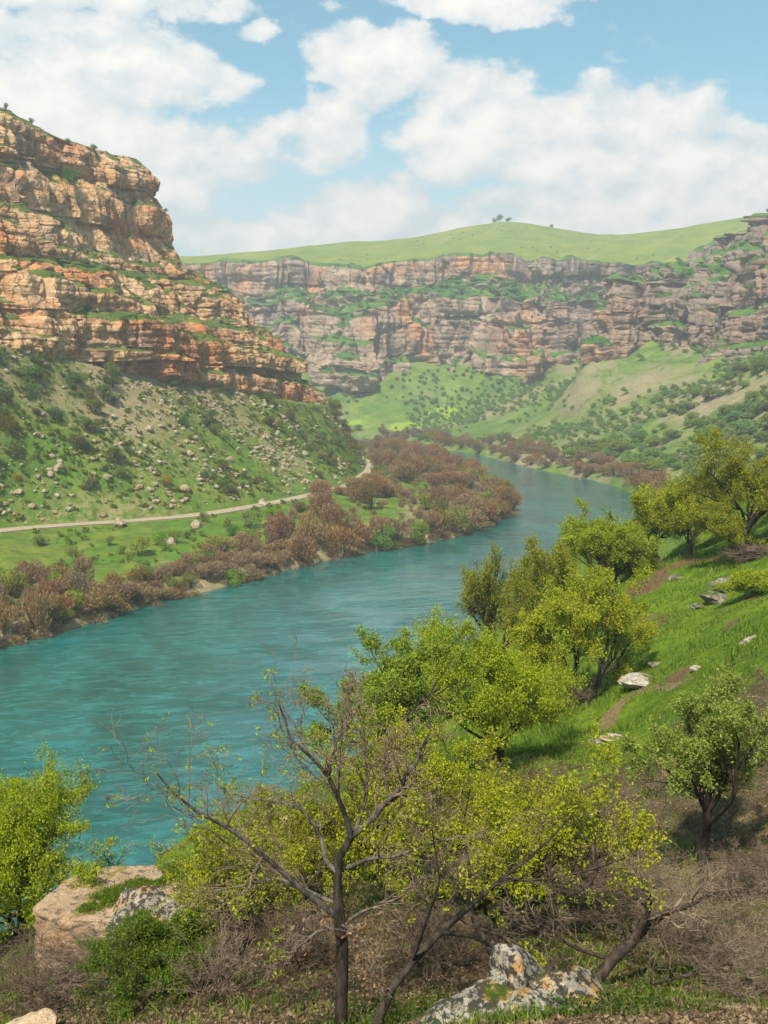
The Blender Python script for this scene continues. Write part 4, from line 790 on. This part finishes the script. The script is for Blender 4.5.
# the bare dark tree in the foreground, limb by limb
def hero():
    rng = np.random.default_rng(77); D0 = 15.0
    base = at(341, 1036, D0); base[2] = ground(base[0:1], base[1:2])[0] - .1; s = D0 / F
    def W(pts, n): # px, py, depth offset, radius in px
        a = np.array([[*(at(x, y, D0 + dd) - base), r * s * .86] for x, y, dd, r in pts]); return resample(a, n)
    t = empty('bare_tree', base); tag(t, 'nearly leafless tree with black trunk and long grey limbs in the foreground', 'tree')
    trunk = W([(341, 1075, 0, 9.5), (341, 1010, 0, 8.3), (343, 950, 0, 7.8), (339, 915, .05, 7.5), (337, 880, .1, 5.2), (338, 860, .15, 5), (350, 842, .2, 5), (352, 835, .2, 4.6)], 10)
    limbs = [W(p, 10) for p in [
        [(339, 918, .05, 5), (322, 905, -.1, 4.4), (300, 888, -.3, 3.4), (275, 866, -.5, 3.2), (250, 842, -.7, 2.8), (225, 824, -.9, 2.4), (200, 811, -1.1, 2), (178, 795, -1.2, 1.5), (154, 772, -1.3, .8)],
        [(337, 872, .1, 3.5), (325, 860, .3, 3), (322, 840, .5, 2.6), (312, 818, .7, 2.2), (295, 803, .9, 1.9), (270, 800, 1.1, 1.5), (248, 801, 1.2, 1), (222, 788, 1.3, .7)],
        [(351, 838, .2, 4), (345, 815, 0, 3.2), (328, 775, -.3, 2.6), (310, 757, -.5, 2.2), (293, 743, -.7, 1.7), (284, 722, -.8, 1.2), (280, 700, -.8, .8)],
        [(352, 836, .2, 4.2), (370, 822, .2, 3.8), (390, 798, .1, 3.4), (405, 783, 0, 3), (415, 765, -.1, 2.2), (421, 745, -.1, 1.6), (427, 733, -.1, .9)],
        [(350, 842, .2, 3.2), (362, 815, .5, 2.6), (368, 785, .8, 2), (365, 755, 1.0, 1.5), (362, 720, 1.1, 1.1), (361, 690, 1.2, .7)],
        [(328, 775, -.3, 2.2), (332, 750, -.2, 1.8), (345, 728, 0, 1.4), (350, 705, .1, .9), (352, 688, .1, .6)],
        [(340, 905, 0, 3.2), (318, 896, .5, 2.4), (290, 880, .8, 2), (262, 880, 1.0, 1.6), (225, 890, 1.2, 1.2), (190, 892, 1.3, .8)],
        [(348, 868, .1, 3), (370, 858, -.3, 2.5), (395, 857, -.6, 2), (425, 846, -.8, 1.6), (455, 838, -.9, 1.2), (480, 834, -1, .7)],
        [(390, 798, .1, 2.2), (384, 778, .4, 1.7), (383, 755, .6, 1.3), (396, 735, .8, .8)],
        [(341, 925, 0, 2.4), (362, 912, .5, 2), (390, 898, .9, 1.6), (420, 880, 1.2, 1.2), (450, 872, 1.4, .7)],
        [(342, 930, -.2, 1.8), (320, 930, -.6, 1.4), (300, 945, -.8, 1.1), (280, 970, -.9, .6)],
        [(342, 925, -.2, 1.6), (360, 935, -.6, 1.3), (372, 960, -.8, .9), (380, 985, -.9, .5)]]]
    LP = np.stack([l[:, :3] for l in limbs]); LR = np.stack([l[:, 3] for l in limbs])
    LP = LP + rng.normal(size=LP.shape) * .025 * np.linspace(0, 1, 10)[None, :, None]
    b1 = sprout(rng, LP, LR, 14, (.4, 1.0), (.20, .44), .22, .20, .08, 7, rfac=.5, tip=.3)
    b2 = sprout(rng, *b1, 5, (.5, 1.2), (.4, .75), .2, .28, -.02, 6, rfac=.6, tip=.4)
    b3 = sprout(rng, *b2, 3, (.5, 1.2), (.4, .8), .25, .3, -.03, 5, rfac=.7, tip=.5)
    mk('trunk', *tubes(trunk[None, :, :3], trunk[None, :, 3], 10), BARK, t, smooth=True)
    for p, r in zip(LP, LR): mk('limb', *tubes(p[None], r[None], 8), BARK_M, t, smooth=True)
    mk('twigs', *join([tubes(p, np.maximum(r, .0042), 4) for p, r in (b1, b2, b3)]), BARK2, t)
    a = along(rng, b3[0], 1, .6); c = fbm(a, .7, 2, 3); dry = a[c > .22]; dry = dry[rng.random(len(dry)) < .10]
    low = a[(np.abs(a[:, 2] - (at(345, 930, D0)[2] - base[2])) < .45) & (np.abs(a[:, 0]) < .6)]; low = low[rng.random(len(low)) < .45]
    mk('dry_leaves', *leaves(rng, np.concatenate([dry, low]), .075, .02, -.4, .6), LEAF['dry'], t)
    lf = a[(a[:, 0] < -.8)]; lf = np.repeat(lf[rng.random(len(lf)) < .34], 6, axis=0)
    mk('young_leaves', *leaves(rng, lf, .06, .035), LEAF['lime'], t)
    # the leaning dark stem right of it
    D1 = 14.0; b = at(372, 1034, D1); b[2] = ground(b[0:1], b[1:2])[0] - .1
    t2 = empty('leaning_tree', b); tag(t2, 'leaning dark stem with sparse yellow leaves, curving right from beside the bare tree', 'tree')
    f2 = lambda pts, n: resample(np.array([[*(at(x, y, D1 + dd) - b), r * D1 / F] for x, y, dd, r in pts]), n)
    st = f2([(366, 1075, 0, 6), (378, 1020, 0, 5.4), (390, 990, .1, 5), (412, 962, .3, 4.5), (440, 932, .5, 4), (468, 908, .8, 3.2), (500, 880, 1.0, 2.5), (540, 850, 1.2, 1.6), (572, 815, 1.4, .8)], 12)
    l2 = [f2(p, 10) for p in [[(440, 932, .5, 3), (470, 935, .6, 2.6), (500, 950, .7, 2), (525, 975, .8, 1.2)], [(468, 908, .8, 2.6), (470, 870, 1.2, 2), (462, 830, 1.5, 1.4), (470, 790, 1.7, .8)], [(500, 880, 1, 2), (545, 880, .8, 1.5), (590, 870, .5, 1.1), (625, 858, .3, .7)], [(412, 962, .3, 2), (425, 925, -.1, 1.6), (440, 880, -.4, 1.1), (432, 830, -.6, .7)]]]
    LP = np.stack([st[1:-1, :3]] + [l[:, :3] for l in l2]); LR = np.stack([st[1:-1, 3]] + [l[:, 3] for l in l2])
    c1 = sprout(rng, LP, LR, 9, (.5, 1.1), (.22, .5), .35, .2, .05, 6, rfac=.5, tip=.3); c2 = sprout(rng, *c1, 5, (.4, 1.1), (.4, .75), .2, .25, .02, 5, rfac=.6, tip=.4); c3 = sprout(rng, *c2, 3, (.4, 1.1), (.4, .8), .2, .25, .02, 4, rfac=.7)
    mk('trunk', *tubes(st[None, :, :3], st[None, :, 3], 9), BARK, t2, smooth=True)
    for l in l2: mk('limb', *tubes(l[None, :, :3], l[None, :, 3], 7), BARK, t2, smooth=True)
    mk('twigs', *join([tubes(p, np.maximum(r, .004), 3) for p, r in (c1, c2, c3)]), BARK3, t2)
    a = along(rng, c3[0], 2, .5); a = a[fbm(a, .6, 2, 8) > .05]; mk('crown', *leaves(rng, np.repeat(a, 4, axis=0), .065, .04), LEAF['yellow'], t2)
BARK_M = bark_mat('grey_limb_bark', (.055, .045, .038), (.17, .14, .115), 7)
hero()
# the thick crooked limbs inside the lower right thicket
def crooked():
    rng = np.random.default_rng(91); D0 = 17.0; b = at(585, 985, D0); b[2] = ground(b[0:1], b[1:2])[0] - .1
    t = empty('crooked_tree', b); tag(t, 'crooked leafless tree with a thick brown leaning trunk at lower right', 'tree')
    f = lambda pts, n: resample(np.array([[*(at(x, y, D0 + dd) - b), r * D0 / F] for x, y, dd, r in pts]), n)
    tr = f([(575, 1015, -1, 7), (592, 985, -1, 6.5), (612, 960, -.9, 6), (632, 942, -.7, 5.5), (648, 925, -.5, 4.6)], 10)
    l2 = [f(p, 10) for p in [[(632, 942, -.7, 4.4), (645, 920, -.8, 4), (650, 900, -.9, 3.2), (640, 880, -1, 2.2), (625, 872, -1.1, 1.2)], [(648, 925, -.5, 4.2), (668, 912, -.8, 3.2), (690, 905, -1, 2.2), (720, 890, -1.2, 1.2)], [(612, 960, .1, 2.8), (580, 950, -.2, 2), (550, 935, -.4, 1.3), (520, 925, -.6, .8)], [(592, 985, 0, 3), (640, 985, -.6, 2.4), (690, 975, -1, 1.7), (735, 960, -1.2, .9)]]]
    LP = np.stack([l[:, :3] for l in l2]); LR = np.stack([l[:, 3] for l in l2])
    c1 = sprout(rng, LP, LR, 10, (.5, 1.2), (.25, .55), .25, .25, .03, 6, rfac=.5, tip=.3); c2 = sprout(rng, *c1, 6, (.5, 1.2), (.4, .8), .2, .3, -.02, 5, rfac=.6, tip=.4); c3 = sprout(rng, *c2, 3, (.4, 1.1), (.4, .8), .2, .3, -.02, 4, rfac=.7)
    mk('trunk', *tubes(tr[None, :, :3], tr[None, :, 3], 9), BARK3, t, smooth=True)
    for l in l2: mk('limb', *tubes(l[None, :, :3], l[None, :, 3], 7), BARK3, t, smooth=True)
    mk('twigs', *join([tubes(p, np.maximum(r, .0045), 3) for p, r in (c1, c2, c3)]), BARK2, t)
crooked()

# ------------------------------------------------------------------ rocks on the near hillside
R_LICH = boulder_mat('lichen_rock', (.26, .22, .17), (.38, .335, .26), (.028, .027, .024), (.44, .25, .09), (.05, .075, .012), 1.6, .0, .46)
R_PALE = boulder_mat('pale_rock', (.33, .28, .21), (.46, .41, .34), (.10, .085, .07), (.45, .33, .2), (.10, .13, .02), 1.2)
R_DARK = boulder_mat('dark_rock', (.15, .13, .11), (.30, .27, .23), (.04, .035, .03), (.22, .15, .09), (.07, .10, .012), .6, .1)
R_TAN = boulder_mat('tan_rock', (.48, .32, .18), (.58, .43, .28), (.18, .12, .08), (.50, .28, .12), (.12, .16, .02), .9)
def rock(px, py, d, w, h, mat, label, seed, sub=5, depth=1.0, rz=0, tilt=0, cuts=10, cat='rock', grounded=True, rough=.10):
    v, f = shape_rock(seed, sub, cuts, rough); p = on_ground(px, py + .30 * h) if d > 15 and grounded else at(px, py, d); d = p[1]; W, H = w * d / F / 2, h * d / F / 2; p = p + (np.array([0, 0, H * .12]) if grounded and d > 15 else 0)
    o = mk('rock', v, f, mat, smooth=sub >= 5); o.scale = (W * 1.15, W * depth, H * 1.2); o.rotation_euler = (0, tilt, rz); o.location = (p[0], d, p[2]); return tag(o, label, cat)
rock(518, 980, 12.6, 76, 64, R_LICH, 'dark lichen-covered rock standing highest in the bottom group', 501, cuts=14, tilt=.3)
rock(586, 1012, 12.0, 118, 50, R_LICH, 'pale orange slab of rock sloping right at the bottom', 502, cuts=12, tilt=.45)
rock(490, 1008, 12.2, 80, 40, R_LICH, 'mottled white and orange rock left in the bottom group', 503, cuts=12)
rock(535, 1024, 11.4, 90, 50, R_LICH, 'orange-stained rock at the bottom centre of the group', 504, cuts=12)
rock(450, 1022, 12.0, 62, 26, R_LICH, 'low grey lichened rock at the left end of the bottom group', 505)
rock(30, 1024, 17.5, 62, 38, R_TAN, 'rounded tan boulder in the lower left corner', 506, rough=.06, cat='boulder')
rock(150, 917, 23.8, 82, 60, R_LICH, 'grey lichen-covered boulder on the right of the grassy ledge', 507, cuts=14, tilt=.25, cat='boulder', grounded=False)
rock(176, 935, 23.4, 34, 60, R_PALE, 'narrow pale rock leaning at the right side of the lichen boulder', 508, tilt=.5, grounded=False)
rock(285, 827, 30.5, 72, 26, R_TAN, 'flat tan rock slab glimpsed behind the bare tree limbs', 509, cuts=8, grounded=False)
rock(642, 680, 54, 44, 13, R_PALE, 'long pale rock lying on the grass beside the spreading tree', 510, cuts=12, tilt=.15)
rock(612, 737, 47, 24, 9, R_PALE, 'small pale rock on the grass below the long pale rock', 511)
rock(596, 742, 46.5, 18, 6, R_DARK, 'low dark stone next to the small pale rock on the grass', 512)
rock(748, 640, 51, 20, 12, R_PALE, 'upright white stone on the grass at the right edge', 513, tilt=-.5)
rock(728, 583, 76, 34, 15, R_DARK, 'dark rock outcrop on the upper right slope', 514)
rock(718, 597, 74, 36, 11, R_DARK, 'grey ledge just below the dark outcrop', 515, tilt=.2)
rock(700, 606, 72, 18, 9, R_DARK, 'small dark rock left of the grey ledge', 516)
rock(676, 576, 82, 18, 8, R_DARK, 'little dark rock in the middle of the upper grass', 517)
rock(662, 556, 94, 17, 7, R_PALE, 'pale stone at the slope edge under the yellow trees', 518)
rock(697, 668, 53, 18, 5, R_PALE, 'thin flat stone on the grass right of the long pale rock', 519)
rock(655, 664, 57, 16, 5, R_DARK, 'flat dark stone above the long pale rock', 520)

def ledge():
    """flat-topped rock ledge, its top tilted a little to the river"""
    rng = np.random.default_rng(13); out = np.array([at(*p)[:2] for p in [(28, 915, 24.6), (38, 896, 25.6), (70, 886, 26.6), (120, 877, 27.0), (165, 872, 27.4), (192, 884, 26.6), (196, 912, 25.0), (150, 940, 23.8), (100, 944, 23.5), (60, 938, 23.8)]])
    n = 160; ring = crom(np.concatenate([out, out[:1]]), n + 1)[:-1]; c = ring.mean(0); rows = []
    prof = [(0.0, 0), (.25, .02), (.5, .02), (.75, .0), (.90, -.02), (.97, -.08), (1.0, -.22), (1.015, -.5), (.99, -.75), (1.02, -1.0), (1.04, -1.5), (1.0, -1.8), (1.0, -2.4), (1.02, -3.2), (1.04, -4.4)]
    prof = np.array(prof); q = np.linspace(0, len(prof) - 1, 60); pr = np.stack([np.interp(q, np.arange(len(prof)), prof[:, k]) for k in (0, 1)], -1)
    V = np.stack([np.concatenate([c + (ring - c) * max(r, .004), np.full((n, 1), 36.42 + z)], -1) for r, z in pr])
    V[..., 2] += 0.05 * (V[..., 0] - c[0]); 
    nn = unit(np.concatenate([ring - c, np.zeros((n, 1))], -1))[None] * ss(pr[:, 0], .85, 1.0)[:, None, None]
    V = V + nn * (.55 * fbm(V, 1.1, 4, 15) - .25 * np.abs(fbm(V * np.array([1, 1, .4]), .5, 4, 18)) + .16 * fbm(V, .3, 3, 16))[..., None]; V[..., 2] += .10 * fbm(V, .9, 4, 17)
    cc = np.array([c[0], c[1], 35.6])
    for k in range(16):
        an = rng.uniform(-3.14, 3.14); nv_ = unit(np.array([math.cos(an), math.sin(an), rng.uniform(-.25, .35)])); x_ = (V - cc) @ nv_; lim_ = np.percentile(x_, 98.5) * rng.uniform(.80, .93)
        V = V - np.maximum(x_ - lim_, 0)[..., None] * nv_ * .9
    V[..., :2] += (nn[..., :2] * (.14 * fbm(V * np.array([1, 1, 2.2]), .45, 4, 19))[..., None])
    i = np.arange(60 * n).reshape(60, n); j = np.roll(i, -1, 1); Q = np.stack([i[:-1], i[1:], j[1:], j[:-1]], -1).reshape(-1, 4)
    o = mk('rock_ledge', V.reshape(-1, 3), Q, R_LEDGE, smooth=True); tag(o, 'flat-topped tan rock ledge jutting out above the water at lower left', 'rock ledge')
    m = []
    for k in range(9000):
        x, y = rng.normal(size=2) * np.array([.75, .45]); p = c + np.array([x * .9 + y * .9 + .55, y * 1.1 + x * .45 - .25]); m.append([p[0], p[1], 36.45 + .05 * (p[0] - c[0])])
    m = np.array(m); m = m[np.hypot((m[:, 0] - c[0] - .5) / 1.7, (m[:, 1] - c[1] + .2) / 1.25) < 1.0]
    m = m[fbm(m, .7, 3, 4) > -.25]
    tag(mk('grass_patch', *leaves(rng, m + np.array([0, 0, .05]), .10, .03, 1.2, .25), LEAF['deep']), 'green grass growing on top of the flat rock ledge', 'grass', kind='stuff')
R_LEDGE = boulder_mat('ledge_rock', (.34, .23, .14), (.42, .30, .19), (.12, .09, .065), (.36, .22, .11), (.12, .15, .02), .8)
ledge()

# ------------------------------------------------------------------ ground cover
def cover(n, y0, y1, seed, keep):
    rng = np.random.default_rng(seed); y = y0 * (y1 / y0) ** rng.random(n); x = y * rng.uniform(-.46, .46, n)
    i = np.clip((np.interp(y, yy, np.arange(ny))).astype(int), 0, ny - 1); a = x / (16 + .62 * (y + 18)); j = np.clip(np.interp(a, aa, np.arange(na)).astype(int), 0, na - 1)
    g_ = gm[j, i] - .6 * soil[j, i] - .6 * trail[j, i] ; P = np.stack([x, y, np.zeros(n)], -1); m = keep(g_ + .35 * fbm(P, 2.2, 3, seed) + rng.normal(size=n) * .10, P); P = P[m]; P[:, 2] = ground(P[:, 0], P[:, 1]); return P[P[:, 2] > 2]
P = cover(190000, 11, 110, 201, lambda g_, P: g_ > .52); n = len(P); r3 = np.random.default_rng(3)
h = (0.09 + .0016 * P[:, 1]) * r3.uniform(.5, 1.4, n) * np.clip(1 + 2.2 * fbm(P * np.array([1, 1, 0]), 1.6, 3, 79), .35, 2.3); w = .012 + .00042 * P[:, 1]; a = r3.uniform(0, 6.28, n); dx = np.stack([np.cos(a) * w, np.sin(a) * w, 0 * a], -1); ln = np.stack([r3.normal(size=n) * .4 * h, r3.normal(size=n) * .4 * h, h], -1)
V = np.stack([P - dx, P + dx, P + ln], 1).reshape(-1, 3)
tag(mk('grass', V, np.arange(3 * n).reshape(-1, 3), blade_mat('grass_blades', (.07, .13, .008), (.12, .19, .011), (.20, .25, .02))), 'short bright green grass on the near slope', 'grass', kind='stuff')
P = cover(16000, 10, 62, 203, lambda g_, P: (g_ < .75) & (fbm(P, 3.0, 3, 77) + .36 * ss(P[:, 1], 17, 27) > .24)); r5 = np.random.default_rng(8)
P = np.repeat(P, 12, axis=0); sz = (.05 + .0022 * P[:, 1]); P = P + r5.normal(size=P.shape) * np.array([.12, .12, .05]) * (1 + .02 * P[:, 1:2]) + np.array([0, 0, .08])
V, Q = leaves(r5, P, .065, .02, .8, .5)
tag(mk('low_weeds', V, Q, leaf_mat('weed_leaves', (.035, .065, .008), (.065, .105, .010), (.13, .16, .018), .3, .6)), 'dark green low weeds among the fallen leaves on the near slope', 'weeds', kind='stuff')
P = cover(150000, 10, 75, 202, lambda g_, P: g_ < .60)
V, Q = leaves(np.random.default_rng(4), P + np.array([0, 0, .03]), .085, .015, -.2, .65)
tag(mk('leaf_litter', V, Q, leaf_mat('fallen_leaves', (.065, .042, .022), (.15, .098, .052), (.30, .215, .13), .1, .8)), 'brown fallen leaves covering the shaded near slope', 'fallen leaves', kind='stuff')

# ------------------------------------------------------------------ haze
m, t, out = newmat('valley_air')
pv = nd(t, 'ShaderNodeVolumePrincipled', {'Color': (.93, .97, 1.0, 1), 'Density': 0.00042, 'Anisotropy': 0.25}); t.links.new(pv.outputs[0], out.inputs['Volume'])
x0, x1, y0, y1, z0, z1 = -960, 960, -300, 1600, -5.6, 285
V = [(x, y, z) for z in (z0, z1) for y in (y0, y1) for x in (x0, x1)]
tag(mk('haze', V, np.array([[0, 2, 3, 1], [4, 5, 7, 6], [0, 1, 5, 4], [2, 6, 7, 3], [0, 4, 6, 2], [1, 3, 7, 5]]), m), kind='stuff')
